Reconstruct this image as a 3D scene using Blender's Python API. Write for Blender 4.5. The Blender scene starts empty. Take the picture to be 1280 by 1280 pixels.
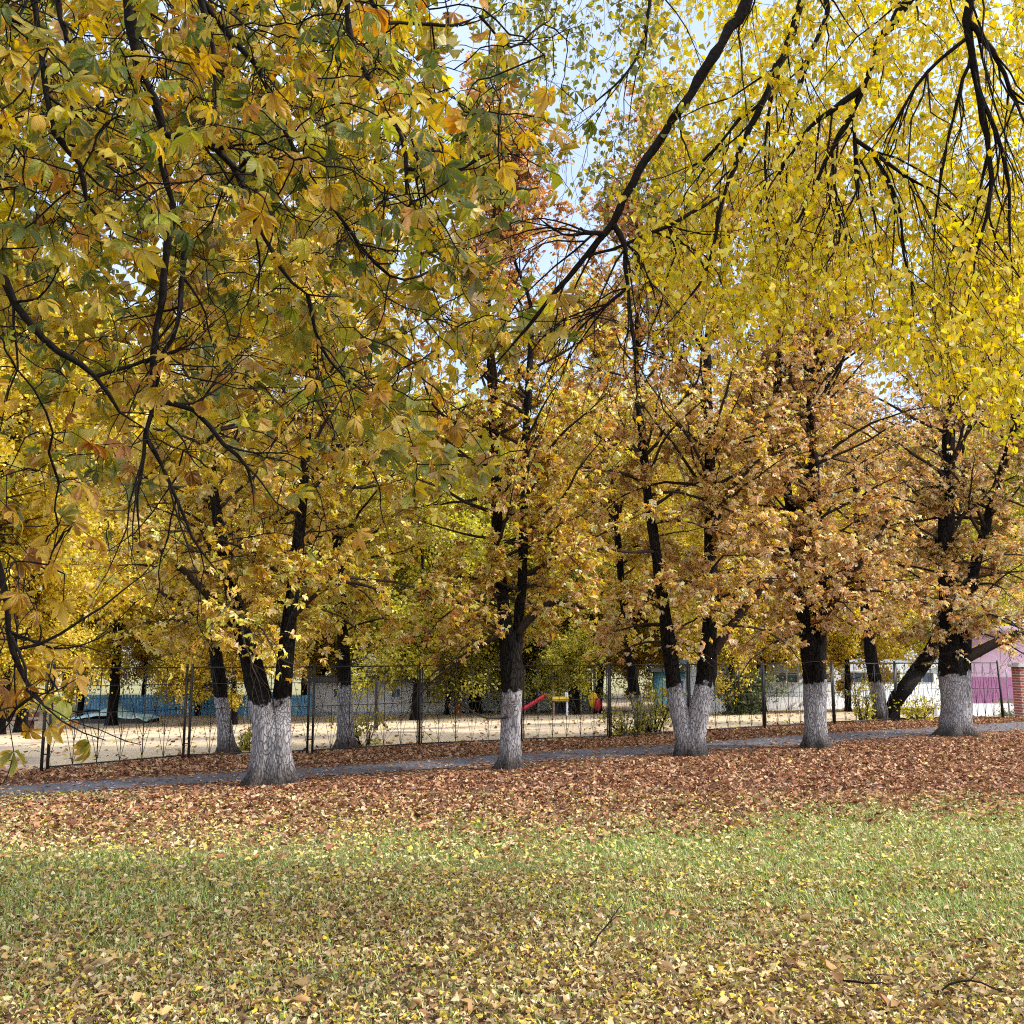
import bpy, math, random
import numpy as np

sc = bpy.context.scene
# ------------------------------------------------------------------ camera, sky, sun
F = 1229.0
PITCH = math.atan(182 / F)
CAMZ = 1.9
cam_d = bpy.data.cameras.new('camera')
cam = bpy.data.objects.new('camera', cam_d)
sc.collection.objects.link(cam)
cam.location = (0, 0, CAMZ)
cam.rotation_euler = (math.pi / 2 + PITCH, 0, 0)
cam_d.sensor_width = 36
cam_d.angle = 2 * math.atan(640 / F)
cam_d.clip_start = 0.05
cam_d.clip_end = 3000
sc.camera = cam

SUN_EL = math.radians(42)
SUN_AZ = math.radians(88)      # measured from +Y (view direction) clockwise; positive = from the right
world = bpy.data.worlds.new('World')
sc.world = world
world.use_nodes = True
wn = world.node_tree
for n in list(wn.nodes):
    wn.nodes.remove(n)
wo = wn.nodes.new('ShaderNodeOutputWorld')
bg = wn.nodes.new('ShaderNodeBackground')
sky = wn.nodes.new('ShaderNodeTexSky')
sky.sky_type = 'NISHITA'
sky.sun_disc = False
sky.sun_elevation = SUN_EL
sky.sun_rotation = SUN_AZ
sky.dust_density = 2.0
sky.air_density = 1.0
tcw = wn.nodes.new('ShaderNodeTexCoord')
cn = wn.nodes.new('ShaderNodeTexNoise')
cn.inputs['Scale'].default_value = 2.2
cn.inputs['Detail'].default_value = 7
cr = wn.nodes.new('ShaderNodeMapRange')
cr.inputs['From Min'].default_value = 0.38
cr.inputs['From Max'].default_value = 0.62
cr.inputs['To Min'].default_value = 0.35
cr.inputs['To Max'].default_value = 0.92
cm = wn.nodes.new('ShaderNodeMix')
cm.data_type = 'RGBA'
# thin cloud, brighter overhead and on the sun's side
dotn = wn.nodes.new('ShaderNodeVectorMath'); dotn.operation = 'DOT_PRODUCT'
dotn.inputs[1].default_value = (0.48, -0.57, 0.67)
wn.links.new(tcw.outputs['Generated'], dotn.inputs[0])
cb = wn.nodes.new('ShaderNodeMapRange'); cb.interpolation_type = 'SMOOTHSTEP'
cb.inputs['From Min'].default_value = 0.0; cb.inputs['From Max'].default_value = 0.7
wn.links.new(dotn.outputs['Value'], cb.inputs['Value'])
cc = wn.nodes.new('ShaderNodeMix'); cc.data_type = 'RGBA'
cc.inputs['A'].default_value = (2.7, 3.2, 4.3, 1); cc.inputs['B'].default_value = (9.6, 9.8, 10.2, 1)
wn.links.new(cb.outputs['Result'], cc.inputs['Factor'])
wn.links.new(cc.outputs['Result'], cm.inputs['B'])
wn.links.new(tcw.outputs['Generated'], cn.inputs['Vector'])
wn.links.new(cn.outputs['Fac'], cr.inputs['Value'])
wn.links.new(cr.outputs['Result'], cm.inputs['Factor'])
wn.links.new(sky.outputs['Color'], cm.inputs['A'])
wn.links.new(cm.outputs['Result'], bg.inputs['Color'])
bg.inputs['Strength'].default_value = 0.15
wn.links.new(bg.outputs['Background'], wo.inputs['Surface'])

sun_d = bpy.data.lights.new('sun', 'SUN')
sun = bpy.data.objects.new('sun', sun_d)
sc.collection.objects.link(sun)
sun_d.energy = 2.6
sun_d.angle = math.radians(4.0)
sun_d.color = (1.0, 0.94, 0.84)
sun.rotation_euler = (math.pi / 2 - SUN_EL, 0, math.pi - SUN_AZ)
sun.location = (20, -10, 30)

sc.view_settings.view_transform = 'Standard'
sc.view_settings.look = 'None'
sc.view_settings.exposure = 1.1
sc.view_settings.gamma = 1.0
sc.cycles.max_bounces = 8
sc.cycles.diffuse_bounces = 5
sc.cycles.glossy_bounces = 2
sc.cycles.transmission_bounces = 6
sc.cycles.transparent_max_bounces = 4
sc.cycles.caustics_reflective = False
sc.cycles.caustics_refractive = False
sc.cycles.use_denoising = False
sc.cycles.filter_width = 1.1

# ------------------------------------------------------------------ helpers
RNG = np.random.default_rng(11)
cp, sp = math.cos(PITCH), math.sin(PITCH)

def ray(px, py):
    u = (px - 640) / F
    v = (640 - py) / F
    return np.array([u, cp - v * sp, sp + v * cp])

def P(px, py, d):
    r = ray(px, py)
    return np.array([0, 0, CAMZ]) + r * (d / r[1])

def smooth(a, b, x):
    t = np.clip((np.asarray(x, float) - a) / (b - a), 0, 1)
    return t * t * (3 - 2 * t)

FA = np.array([-6.2, 18.3]); FB = np.array([15.0, 29.8])     # fence line on the ground
FN = np.array([-(FB - FA)[1], (FB - FA)[0]]); FN = FN / np.linalg.norm(FN)

def gz(x, y):
    s = (np.asarray(x) - FA[0]) * FN[0] + (np.asarray(y) - FA[1]) * FN[1]
    return -1.2 * smooth(0.3, 34, s) + 0.025 * np.sin(np.asarray(x) * .5 + 1) * np.sin(np.asarray(y) * .43)

def G(px, py):
    r = ray(px, py)
    lo = 1.0
    for d in np.arange(2, 400, 0.05):
        q = np.array([0, 0, CAMZ]) + r * (d / r[1])
        if q[2] <= gz(q[0], q[1]):
            return np.array([q[0], q[1], float(gz(q[0], q[1]))])
    return q

FENCE_PX = [(55, 966), (232, 950), (387, 944), (524, 935), (652, 929), (762, 925), (862, 918), (956, 912), (1043, 906.5), (1122, 902), (1190, 899.5), (1255, 900)]
FPTS = np.array([G(a, b) for a, b in FENCE_PX])

def fence_s(x, y):
    fx = np.concatenate([[-40], FPTS[:, 0], [40]]); fy = np.concatenate([[FPTS[0, 1] - 17.5], FPTS[:, 1], [FPTS[-1, 1] + 12]])
    return (np.asarray(y) - np.interp(x, fx, fy)) * .88

def nrm(v):
    return v / np.maximum(np.linalg.norm(v, axis=-1, keepdims=True), 1e-9)

def fnoise(x, y, seed=0):
    r = np.random.default_rng(seed)
    o = 0
    for k in range(7):
        a = r.uniform(0, 6.28); f = 0.35 * 1.6 ** k
        o = o + np.sin((x * math.cos(a) + y * math.sin(a)) * f * 2 + r.uniform(0, 6.28)) / (1 + .45 * k)
    return o / 3.0

def mk_mesh(name, V, faces, attrs=None, smooth_shade=False):
    """faces: (n,k) int array or list of such"""
    if not isinstance(faces, list):
        faces = [faces]
    faces = [f for f in faces if len(f)]
    me = bpy.data.meshes.new(name)
    V = np.asarray(V, np.float32)
    me.vertices.add(len(V))
    me.vertices.foreach_set('co', V.ravel())
    nl = sum(f.size for f in faces); nf = sum(len(f) for f in faces)
    me.loops.add(nl); me.polygons.add(nf)
    me.loops.foreach_set('vertex_index', np.concatenate([f.ravel() for f in faces]).astype(np.int32))
    tot = np.concatenate([np.full(len(f), f.shape[1]) for f in faces]).astype(np.int32)
    st = np.concatenate([[0], np.cumsum(tot)[:-1]]).astype(np.int32)
    me.polygons.foreach_set('loop_start', st)
    me.polygons.foreach_set('loop_total', tot)
    if smooth_shade:
        me.polygons.foreach_set('use_smooth', np.ones(nf, bool))
    for k, a in (attrs or {}).items():
        a = np.asarray(a, np.float32)
        if a.ndim == 2:
            at = me.attributes.new(k, 'FLOAT_COLOR', 'POINT')
            at.data.foreach_set('color', np.concatenate([a, np.ones((len(a), 1), np.float32)], 1).ravel())
        else:
            at = me.attributes.new(k, 'FLOAT', 'POINT')
            at.data.foreach_set('value', a)
    me.update()
    me.validate()
    return me

def link(name, me, mat=None, parent=None, loc=(0, 0, 0)):
    o = bpy.data.objects.new(name, me)
    sc.collection.objects.link(o)
    if mat is not None and me is not None and not me.materials:
        me.materials.append(mat)
    if parent is not None:
        o.parent = parent
    o.location = loc
    return o

def thing(name, label, cat, loc=(0, 0, 0), group=None, rz=0):
    o = bpy.data.objects.new(name, None)
    sc.collection.objects.link(o)
    o.empty_display_size = .3
    o.location = loc
    o.rotation_euler = (0, 0, rz)
    o['label'] = label; o['category'] = cat
    if group: o['group'] = group
    return o

def tag(o, label, cat, group=None):
    o['label'] = label; o['category'] = cat
    if group: o['group'] = group
    return o

class MB:
    """collects boxes, bars and tubes into one mesh"""
    def __init__(s):
        s.V = []; s.Q = []; s.n = 0; s.T = []
    def add(s, V, Q):
        s.V.append(np.asarray(V, float)); s.Q.append(np.asarray(Q) + s.n); s.n += len(V)
    def box(s, c, size, rz=0, bevel=True):
        x, y, z = np.array(size) / 2
        b = min(x, y, z) * .12
        vs = []
        # chamfered box: vertical edges cut
        prof = [(-x + b, -y), (x - b, -y), (x, -y + b), (x, y - b), (x - b, y), (-x + b, y), (-x, y - b), (-x, -y + b)]
        ca, sa = math.cos(rz), math.sin(rz)
        for zz in (-z, z):
            for (a, d) in prof:
                vs.append((c[0] + a * ca - d * sa, c[1] + a * sa + d * ca, c[2] + zz))
        q = [(i, (i + 1) % 8, 8 + (i + 1) % 8, 8 + i) for i in range(8)]
        for o in (0, 8):
            q += [(o + 0, o + 1, o + 2, o + 3), (o + 0, o + 3, o + 4, o + 7), (o + 4, o + 5, o + 6, o + 7)]
        s.add(vs, q)
    def bar(s, a, b, w, h=None):
        a = np.asarray(a, float); b = np.asarray(b, float)
        h = h or w
        d = nrm(b - a)
        up = np.array([0, 0, 1.0]) if abs(d[2]) < .95 else np.array([0, 1.0, 0])
        x = nrm(np.cross(d, up)); y = np.cross(x, d)
        vs = []
        for p in (a, b):
            for (i, j) in ((-1, -1), (1, -1), (1, 1), (-1, 1)):
                vs.append(p + x * i * w / 2 + y * j * h / 2)
        s.add(vs, [(0, 1, 5, 4), (1, 2, 6, 5), (2, 3, 7, 6), (3, 0, 4, 7), (3, 2, 1, 0), (4, 5, 6, 7)])
    def tube(s, pts, rad, k=6):
        V, Q = tube(pts, rad, k)
        s.add(V, Q)
    def mesh(s, name, attrs=None, sm=False):
        return mk_mesh(name, np.concatenate(s.V), np.concatenate(s.Q), attrs, sm)
    def build(s, name, mat, parent=None, sm=False):
        return link(name, s.mesh(name, None, sm), mat, parent)

def tube(pts, rad, k):
    pts = np.asarray(pts, float); rad = np.asarray(rad, float)
    n = len(pts)
    t = np.empty_like(pts)
    t[1:-1] = pts[2:] - pts[:-2]; t[0] = pts[1] - pts[0]; t[-1] = pts[-1] - pts[-2]
    t = nrm(t)
    ref = np.array([1.0, 0.13, 0]) if abs(t[0][0]) < .8 else np.array([0, 1.0, .1])
    x = nrm(np.cross(t, ref)); y = np.cross(t, x)
    a = np.arange(k) / k * 2 * math.pi
    V = pts[:, None] + rad[:, None, None] * (np.cos(a)[None, :, None] * x[:, None] + np.sin(a)[None, :, None] * y[:, None])
    i = np.arange(n - 1)[:, None] * k; j = np.arange(k)[None]
    j2 = (j + 1) % k
    Q = np.stack([i + j, i + j2, i + k + j2, i + k + j], -1).reshape(-1, 4)
    return V.reshape(-1, 3), Q

def resample(pts, rad, step):
    pts = np.asarray(pts, float); rad = np.asarray(rad, float)
    # catmull-rom
    n = len(pts)
    ext = np.concatenate([[2 * pts[0] - pts[1]], pts, [2 * pts[-1] - pts[-2]]])
    op, orr = [], []
    for i in range(n - 1):
        p0, p1, p2, p3 = ext[i:i + 4]
        m = max(2, int(np.linalg.norm(p2 - p1) / step))
        for t in np.arange(m) / m:
            op.append(.5 * ((2 * p1) + (-p0 + p2) * t + (2 * p0 - 5 * p1 + 4 * p2 - p3) * t * t + (-p0 + 3 * p1 - 3 * p2 + p3) * t ** 3))
            orr.append(rad[i] * (1 - t) + rad[i + 1] * t)
    op.append(pts[-1]); orr.append(rad[-1])
    return np.array(op), np.array(orr)

def frames(D, N):
    """leaf axis D, rough normal N -> orthonormal (x,y,z) with y along the leaf"""
    y = nrm(D); x = nrm(np.cross(y, N)); z = np.cross(x, y)
    return x, y, z

def place(T, Pn, D, N, S, jit=0.0, rng=RNG):
    x, y, z = frames(D, N)
    n, m = len(Pn), len(T)
    Tn = np.broadcast_to(T, (n, m, 3))
    if jit:
        Tn = Tn + rng.normal(0, jit, (n, m, 3)) * (np.linalg.norm(T, axis=1) > .15)[None, :, None]
    V = Tn[..., 0:1] * x[:, None] + Tn[..., 1:2] * y[:, None] + Tn[..., 2:3] * z[:, None]
    return (Pn[:, None] + V * S[:, None, None]).reshape(-1, 3)

def rep_faces(Fc, n, m):
    return (np.asarray(Fc)[None] + (np.arange(n) * m)[:, None, None]).reshape(-1, len(Fc[0]))

# ------------------------------------------------------------------ materials
def new_mat(name):
    m = bpy.data.materials.new(name)
    m.use_nodes = True
    nt = m.node_tree
    for n in list(nt.nodes):
        nt.nodes.remove(n)
    out = nt.nodes.new('ShaderNodeOutputMaterial')
    return m, nt, out

def N_(nt, typ, **kw):
    n = nt.nodes.new(typ)
    for k, v in kw.items():
        if k.startswith('i_'):
            n.inputs[k[2:].replace('_', ' ')].default_value = v
        else:
            setattr(n, k, v)
    return n

def mixc(nt, fac, a, b, mode='MIX'):
    m = nt.nodes.new('ShaderNodeMix')
    m.data_type = 'RGBA'; m.blend_type = mode
    for s, v in (('Factor', fac), ('A', a), ('B', b)):
        sock = [i for i in m.inputs if i.name == s and (i.type == ('VALUE' if s == 'Factor' else 'RGBA'))][0]
        if isinstance(v, bpy.types.NodeSocket):
            nt.links.new(v, sock)
        else:
            sock.default_value = v if not isinstance(v, tuple) or len(v) == 4 else (*v, 1)
    return [o for o in m.outputs if o.type == 'RGBA'][0]

def ramp(nt, sock, stops):
    r = nt.nodes.new('ShaderNodeMapRange')
    r.interpolation_type = 'SMOOTHSTEP'
    r.inputs['From Min'].default_value, r.inputs['From Max'].default_value = stops
    nt.links.new(sock, r.inputs['Value'])
    return r.outputs['Result']

def leaf_mat(name, trans=0.4, gloss=0.08, rough=.45, detail=False):
    m, nt, out = new_mat(name)
    at = N_(nt, 'ShaderNodeAttribute', attribute_name='tint')
    col = at.outputs['Color']
    if detail:
        tc = N_(nt, 'ShaderNodeTexCoord')
        no = N_(nt, 'ShaderNodeTexNoise', i_Scale=22.0, i_Detail=5.0, i_Roughness=.65)
        nt.links.new(tc.outputs['Object'], no.inputs['Vector'])
        ed = N_(nt, 'ShaderNodeAttribute', attribute_name='edge')
        br = N_(nt, 'ShaderNodeAttribute', attribute_name='brown')
        a1 = N_(nt, 'ShaderNodeMath', operation='MULTIPLY_ADD')
        nt.links.new(ed.outputs['Fac'], a1.inputs[0]); a1.inputs[1].default_value = .42
        nt.links.new(no.outputs['Fac'], a1.inputs[2])
        a2 = N_(nt, 'ShaderNodeMath', operation='ADD')
        nt.links.new(a1.outputs[0], a2.inputs[0]); nt.links.new(br.outputs['Fac'], a2.inputs[1])
        f1 = ramp(nt, a2.outputs[0], (.80, 1.0))
        f2 = ramp(nt, a2.outputs[0], (1.02, 1.2))
        # yellow halo before the brown scorch, veins paler
        col = mixc(nt, f1, col, (0.50, 0.33, 0.04))
        col = mixc(nt, f2, col, (0.27, 0.12, 0.026))
        vn = N_(nt, 'ShaderNodeAttribute', attribute_name='vein')
        vs = N_(nt, 'ShaderNodeMath', operation='SINE')
        nt.links.new(vn.outputs['Fac'], vs.inputs[0])
        vf = ramp(nt, vs.outputs[0], (.75, 1.0))
        vm = N_(nt, 'ShaderNodeMath', operation='MULTIPLY'); vm.inputs[1].default_value = .10
        nt.links.new(vf, vm.inputs[0])
        col = mixc(nt, vm.outputs[0], col, (0.40, 0.34, 0.10))
        bp = N_(nt, 'ShaderNodeBump', i_Strength=.14, i_Distance=.01)
        nt.links.new(vs.outputs[0], bp.inputs['Height'])
    di = N_(nt, 'ShaderNodeBsdfDiffuse')
    tr = N_(nt, 'ShaderNodeBsdfTranslucent')
    gl = N_(nt, 'ShaderNodeBsdfGlossy'); gl.inputs['Roughness'].default_value = rough
    hs = N_(nt, 'ShaderNodeHueSaturation', i_Saturation=1.1, i_Value=1.05)
    nt.links.new(col, hs.inputs['Color'])
    nt.links.new(col, di.inputs['Color']); nt.links.new(hs.outputs['Color'], tr.inputs['Color'])
    if detail:
        nt.links.new(bp.outputs['Normal'], di.inputs['Normal']); nt.links.new(bp.outputs['Normal'], gl.inputs['Normal'])
    m1 = N_(nt, 'ShaderNodeMixShader'); m1.inputs[0].default_value = trans
    nt.links.new(di.outputs[0], m1.inputs[1]); nt.links.new(tr.outputs[0], m1.inputs[2])
    m2 = N_(nt, 'ShaderNodeMixShader'); m2.inputs[0].default_value = gloss
    nt.links.new(m1.outputs[0], m2.inputs[1]); nt.links.new(gl.outputs[0], m2.inputs[2])
    nt.links.new(m2.outputs[0], out.inputs['Surface'])
    return m

def plain(name, col, rough=.7, var=.25, scale=3.0, metal=0, bump=0, dirt=None):
    m, nt, out = new_mat(name)
    b = N_(nt, 'ShaderNodeBsdfPrincipled')
    if 'bark' in name: b.inputs['Specular IOR Level'].default_value = .08
    b.inputs['Roughness'].default_value = rough; b.inputs['Metallic'].default_value = metal
    tc = N_(nt, 'ShaderNodeTexCoord')
    no = N_(nt, 'ShaderNodeTexNoise', i_Scale=scale, i_Detail=8.0, i_Roughness=.65)
    nt.links.new(tc.outputs['Object'], no.inputs['Vector'])
    lo = tuple(c * (1 - var) for c in col); hi = tuple(min(1, c * (1 + var * .6)) for c in col)
    c = mixc(nt, ramp(nt, no.outputs['Fac'], (.3, .7)), lo, hi)
    if dirt:
        n2 = N_(nt, 'ShaderNodeTexNoise', i_Scale=scale * .35, i_Detail=6.0)
        nt.links.new(tc.outputs['Object'], n2.inputs['Vector'])
        c = mixc(nt, ramp(nt, n2.outputs['Fac'], (.52, .7)), c, dirt)
    nt.links.new(c, b.inputs['Base Color'])
    if bump:
        bp = N_(nt, 'ShaderNodeBump', i_Strength=bump, i_Distance=.02)
        nt.links.new(no.outputs['Fac'], bp.inputs['Height'])
        nt.links.new(bp.outputs['Normal'], b.inputs['Normal'])
    nt.links.new(b.outputs[0], out.inputs['Surface'])
    return m

def bark_mat(name, dark, light, washcol=(.35, .335, .355)):
    m, nt, out = new_mat(name)
    b = N_(nt, 'ShaderNodeBsdfPrincipled'); b.inputs['Roughness'].default_value = .9; b.inputs['Specular IOR Level'].default_value = .12
    tc = N_(nt, 'ShaderNodeTexCoord')
    mp = N_(nt, 'ShaderNodeMapping'); mp.inputs['Scale'].default_value = (1, 1, .22)
    nt.links.new(tc.outputs['Object'], mp.inputs['Vector'])
    vo = N_(nt, 'ShaderNodeTexVoronoi', feature='DISTANCE_TO_EDGE', i_Scale=26.0)
    no = N_(nt, 'ShaderNodeTexNoise', i_Scale=30.0, i_Detail=7.0, i_Roughness=.7)
    n2 = N_(nt, 'ShaderNodeTexNoise', i_Scale=5.0, i_Detail=5.0)
    nd = N_(nt, 'ShaderNodeTexNoise', i_Scale=6.0, i_Detail=3.0)
    nt.links.new(mp.outputs[0], nd.inputs['Vector'])
    wv = N_(nt, 'ShaderNodeVectorMath', operation='MULTIPLY_ADD')
    nt.links.new(nd.outputs['Color'], wv.inputs[0]); wv.inputs[1].default_value = (.12, .12, .12)
    nt.links.new(mp.outputs[0], wv.inputs[2])
    nt.links.new(wv.outputs[0], vo.inputs['Vector'])
    nt.links.new(mp.outputs[0], no.inputs['Vector']); nt.links.new(tc.outputs['Object'], n2.inputs['Vector'])
    cra = ramp(nt, vo.outputs['Distance'], (.0, .16))
    hgt = N_(nt, 'ShaderNodeMath', operation='MULTIPLY_ADD')
    nt.links.new(no.outputs['Fac'], hgt.inputs[0]); hgt.inputs[1].default_value = .8
    nt.links.new(cra, hgt.inputs[2])
    barkc = mixc(nt, ramp(nt, no.outputs['Fac'], (.3, .75)), dark, light)
    barkc = mixc(nt, cra, tuple(c * .45 for c in dark), barkc)
    w = N_(nt, 'ShaderNodeAttribute', attribute_name='wash')
    a = N_(nt, 'ShaderNodeMath', operation='MULTIPLY_ADD')
    nt.links.new(n2.outputs['Fac'], a.inputs[0]); a.inputs[1].default_value = .55
    nt.links.new(w.outputs['Fac'], a.inputs[2])
    wf = ramp(nt, a.outputs[0], (.30, .255))
    # limewash darker in the bark cracks and toward the foot
    wash_tone = N_(nt, 'ShaderNodeMath', operation='MULTIPLY_ADD')
    nt.links.new(no.outputs['Fac'], wash_tone.inputs[0]); wash_tone.inputs[1].default_value = .6
    nt.links.new(cra, wash_tone.inputs[2])
    wr = ramp(nt, wash_tone.outputs[0], (.35, .95))
    wcol = mixc(nt, wr, (.17, .16, .165), washcol)
    wcol = mixc(nt, ramp(nt, n2.outputs['Fac'], (.5, .75)), wcol, (.25, .235, .24))
    oi = N_(nt, 'ShaderNodeObjectInfo')
    fo = N_(nt, 'ShaderNodeAttribute', attribute_name='foot')
    fa = N_(nt, 'ShaderNodeMath', operation='MULTIPLY_ADD')
    nt.links.new(no.outputs['Fac'], fa.inputs[0]); fa.inputs[1].default_value = -.5
    nt.links.new(fo.outputs['Fac'], fa.inputs[2])
    ff = ramp(nt, fa.outputs[0], (-.22, .26))
    wcol = mixc(nt, ff, (.06, .05, .045), wcol)
    col = mixc(nt, wf, barkc, wcol)
    nt.links.new(col, b.inputs['Base Color'])
    bp = N_(nt, 'ShaderNodeBump', i_Strength=.9, i_Distance=.03)
    nt.links.new(hgt.outputs[0], bp.inputs['Height']); nt.links.new(bp.outputs['Normal'], b.inputs['Normal'])
    nt.links.new(b.outputs[0], out.inputs['Surface'])
    return m

M_leaf = leaf_mat('autumn_leaves', .46, .07, .45)
M_near = leaf_mat('chestnut_leaves_detailed', .48, .02, .5, True)
M_birch = leaf_mat('birch_leaves', .55, .04, .45)
M_litter = leaf_mat('fallen_leaf_litter', .12, .012, .5)
M_grass = leaf_mat('grass_blades', .3, .05, .5)
M_bark = bark_mat('chestnut_bark', (.008, .0065, .006), (.026, .021, .018))
M_twig = plain('twig_bark', (.040, .030, .024), .85, .4, 20)
M_near_bark = plain('dark_limb_bark', (.012, .010, .009), .85, .5, 40, bump=.5)
M_iron = plain('black_iron', (.012, .011, .011), .55, .4, 12, dirt=(.06, .035, .02))

# ------------------------------------------------------------------ ground, path
def build_ground():
    nx, ny = 170, 190
    xs = np.concatenate([np.linspace(-260, -42, 14)[:-1], np.linspace(-42, 42, nx), np.linspace(42, 260, 14)[1:]])
    ys = np.concatenate([np.linspace(-60, -4, 10)[:-1], np.linspace(-4, 80, ny), np.linspace(80, 600, 24)[1:]])
    X, Y = np.meshgrid(xs, ys)
    Z = gz(X, Y)
    s = (X - FA[0]) * FN[0] + (Y - FA[1]) * FN[1]
    s = fence_s(X, Y)
    sd = smooth(.0, .9, s + .3 * fnoise(X, Y, 5))
    sd = sd * (1 - .85 * smooth(34, 50, s))
    V = np.stack([X, Y, Z], -1).reshape(-1, 3)
    w = len(xs); h = len(ys)
    i = (np.arange(h - 1)[:, None] * w + np.arange(w - 1)[None])
    Q = np.stack([i, i + 1, i + w + 1, i + w], -1).reshape(-1, 4)
    green = np.maximum(grass_amount(X, Y), smooth(36, 52, s))
    red = smooth(10.0, 13.5, Y + .15 * np.abs(X) * 0 + .8 * fnoise(X, Y, 8))
    me = mk_mesh('ground', V, Q, {'sand': sd.ravel(), 'green': green.ravel(), 'red': red.ravel()}, True)
    m, nt, out = new_mat('ground_soil_litter_sand')
    b = N_(nt, 'ShaderNodeBsdfPrincipled'); b.inputs['Roughness'].default_value = .95
    tc = N_(nt, 'ShaderNodeTexCoord')
    n1 = N_(nt, 'ShaderNodeTexNoise', i_Scale=9.0, i_Detail=9.0, i_Roughness=.7)
    n2 = N_(nt, 'ShaderNodeTexNoise', i_Scale=45.0, i_Detail=5.0, i_Roughness=.7)
    n3 = N_(nt, 'ShaderNodeTexNoise', i_Scale=.45, i_Detail=6.0)
    vo = N_(nt, 'ShaderNodeTexVoronoi', i_Scale=16.0)
    for n in (n1, n2, n3, vo):
        nt.links.new(tc.outputs['Object'], n.inputs['Vector'])
    soil = mixc(nt, ramp(nt, n2.outputs['Fac'], (.35, .65)), (.08, .055, .032), (.30, .20, .10))
    redl = mixc(nt, ramp(nt, n1.outputs['Fac'], (.35, .65)), (.045, .024, .015), (.16, .075, .04))
    grn = mixc(nt, ramp(nt, n2.outputs['Fac'], (.35, .65)), (.09, .10, .03), (.24, .23, .09))
    ag = N_(nt, 'ShaderNodeAttribute', attribute_name='green')
    ar = N_(nt, 'ShaderNodeAttribute', attribute_name='red')
    asd = N_(nt, 'ShaderNodeAttribute', attribute_name='sand')
    c = mixc(nt, ar.outputs['Fac'], soil, redl)
    c = mixc(nt, ag.outputs['Fac'], c, grn)
    sand = mixc(nt, ramp(nt, n1.outputs['Fac'], (.3, .7)), (.44, .345, .22), (.62, .50, .34))
    sand = mixc(nt, ramp(nt, n3.outputs['Fac'], (.52, .66)), sand, (.30, .24, .19))
    tuf = mixc(nt, ramp(nt, n2.outputs['Fac'], (.55, .68)), sand, (.26, .20, .10))
    c = mixc(nt, asd.outputs['Fac'], c, tuf)
    nt.links.new(c, b.inputs['Base Color'])
    bp = N_(nt, 'ShaderNodeBump', i_Strength=.7, i_Distance=.03)
    nt.links.new(n2.outputs['Fac'], bp.inputs['Height']); nt.links.new(bp.outputs['Normal'], b.inputs['Normal'])
    nt.links.new(b.outputs[0], out.inputs['Surface'])
    o = link('ground', me, m)
    o['kind'] = 'structure'

def grass_amount(x, y):
    n = fnoise(x * 1.3, y * 1.3, 3)
    far = 12.5 + np.clip(x, -4, 6) * .27
    a = smooth(5.8, 8.6, y + 1.6 * n) * (1 - smooth(far - 1.8, far + .7, y + 1.7 * fnoise(x, y, 9)))
    return np.clip(a * (0.75 + .35 * n), 0, 1)

path_px = [(-420, 1022, 1036), (-200, 1003, 1016), (0, 986, 997), (100, 980, 990), (250, 970, 980), (380, 963, 972), (540, 952, 962), (660, 943, 953), (840, 932.5, 942),
           (900, 928, 937), (1000, 920.5, 931), (1060, 917, 926), (1170, 911, 919), (1270, 904, 913.5), (1400, 897, 905), (1560, 891, 898)]
path_far = np.array([G(a, b)[:2] for a, b, c in path_px])
path_near = np.array([G(a, c)[:2] for a, b, c in path_px])

def build_path():
    m = 90
    t = np.linspace(0, len(path_px) - 1, m)
    k = np.arange(len(path_px))
    A = np.stack([np.interp(t, k, path_near[:, i]) for i in (0, 1)], 1)
    B = np.stack([np.interp(t, k, path_far[:, i]) for i in (0, 1)], 1)
    A += RNG.normal(0, .035, A.shape); B += RNG.normal(0, .035, B.shape)
    cols = 7
    V = []
    for j in range(cols):
        w = j / (cols - 1)
        q = A * (1 - w) + B * w
        V.append(np.stack([q[:, 0], q[:, 1], gz(q[:, 0], q[:, 1]) + .008 + .034 * math.sin(min(1, w * 1.6) * math.pi / 2) * (1 if w < .9 else .6)], 1))
    V = np.stack(V, 1).reshape(-1, 3)
    i = (np.arange(m - 1)[:, None] * cols + np.arange(cols - 1)[None])
    Q = np.stack([i, i + 1, i + cols + 1, i + cols], -1).reshape(-1, 4)
    mat = plain('worn_asphalt', (.085, .087, .108), .9, .3, 14, bump=.4, dirt=(.12, .115, .13))
    o = link('path', mk_mesh('path', V, Q[:, ::-1], None, True), mat)
    o['kind'] = 'structure'

def path_dist(x, y):
    """signed: inside path when between near and far edge"""
    yn = np.interp(x, path_near[:, 0], path_near[:, 1]); yf = np.interp(x, path_far[:, 0], path_far[:, 1])
    return yn, yf

# ------------------------------------------------------------------ litter and grass
LEAF6 = np.array([[0, 0, 0], [-.30, .38, .09], [-.22, .75, .07], [0, 1, -.03], [.22, .75, .07], [.30, .38, .09], [0, .5, -.02]])
LEAF6F = [(0, 6, 1), (1, 6, 2), (2, 6, 3), (3, 6, 4), (4, 6, 5), (5, 6, 0)]

def pick(pal, n, rng):
    pal = np.array(pal)
    w = pal[:, 3] / pal[:, 3].sum()
    c = pal[rng.choice(len(pal), n, p=w), :3]
    return np.clip(c * rng.uniform(.72, 1.25, (n, 1)) * rng.uniform(.93, 1.07, (n, 3)), .004, .85)

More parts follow.
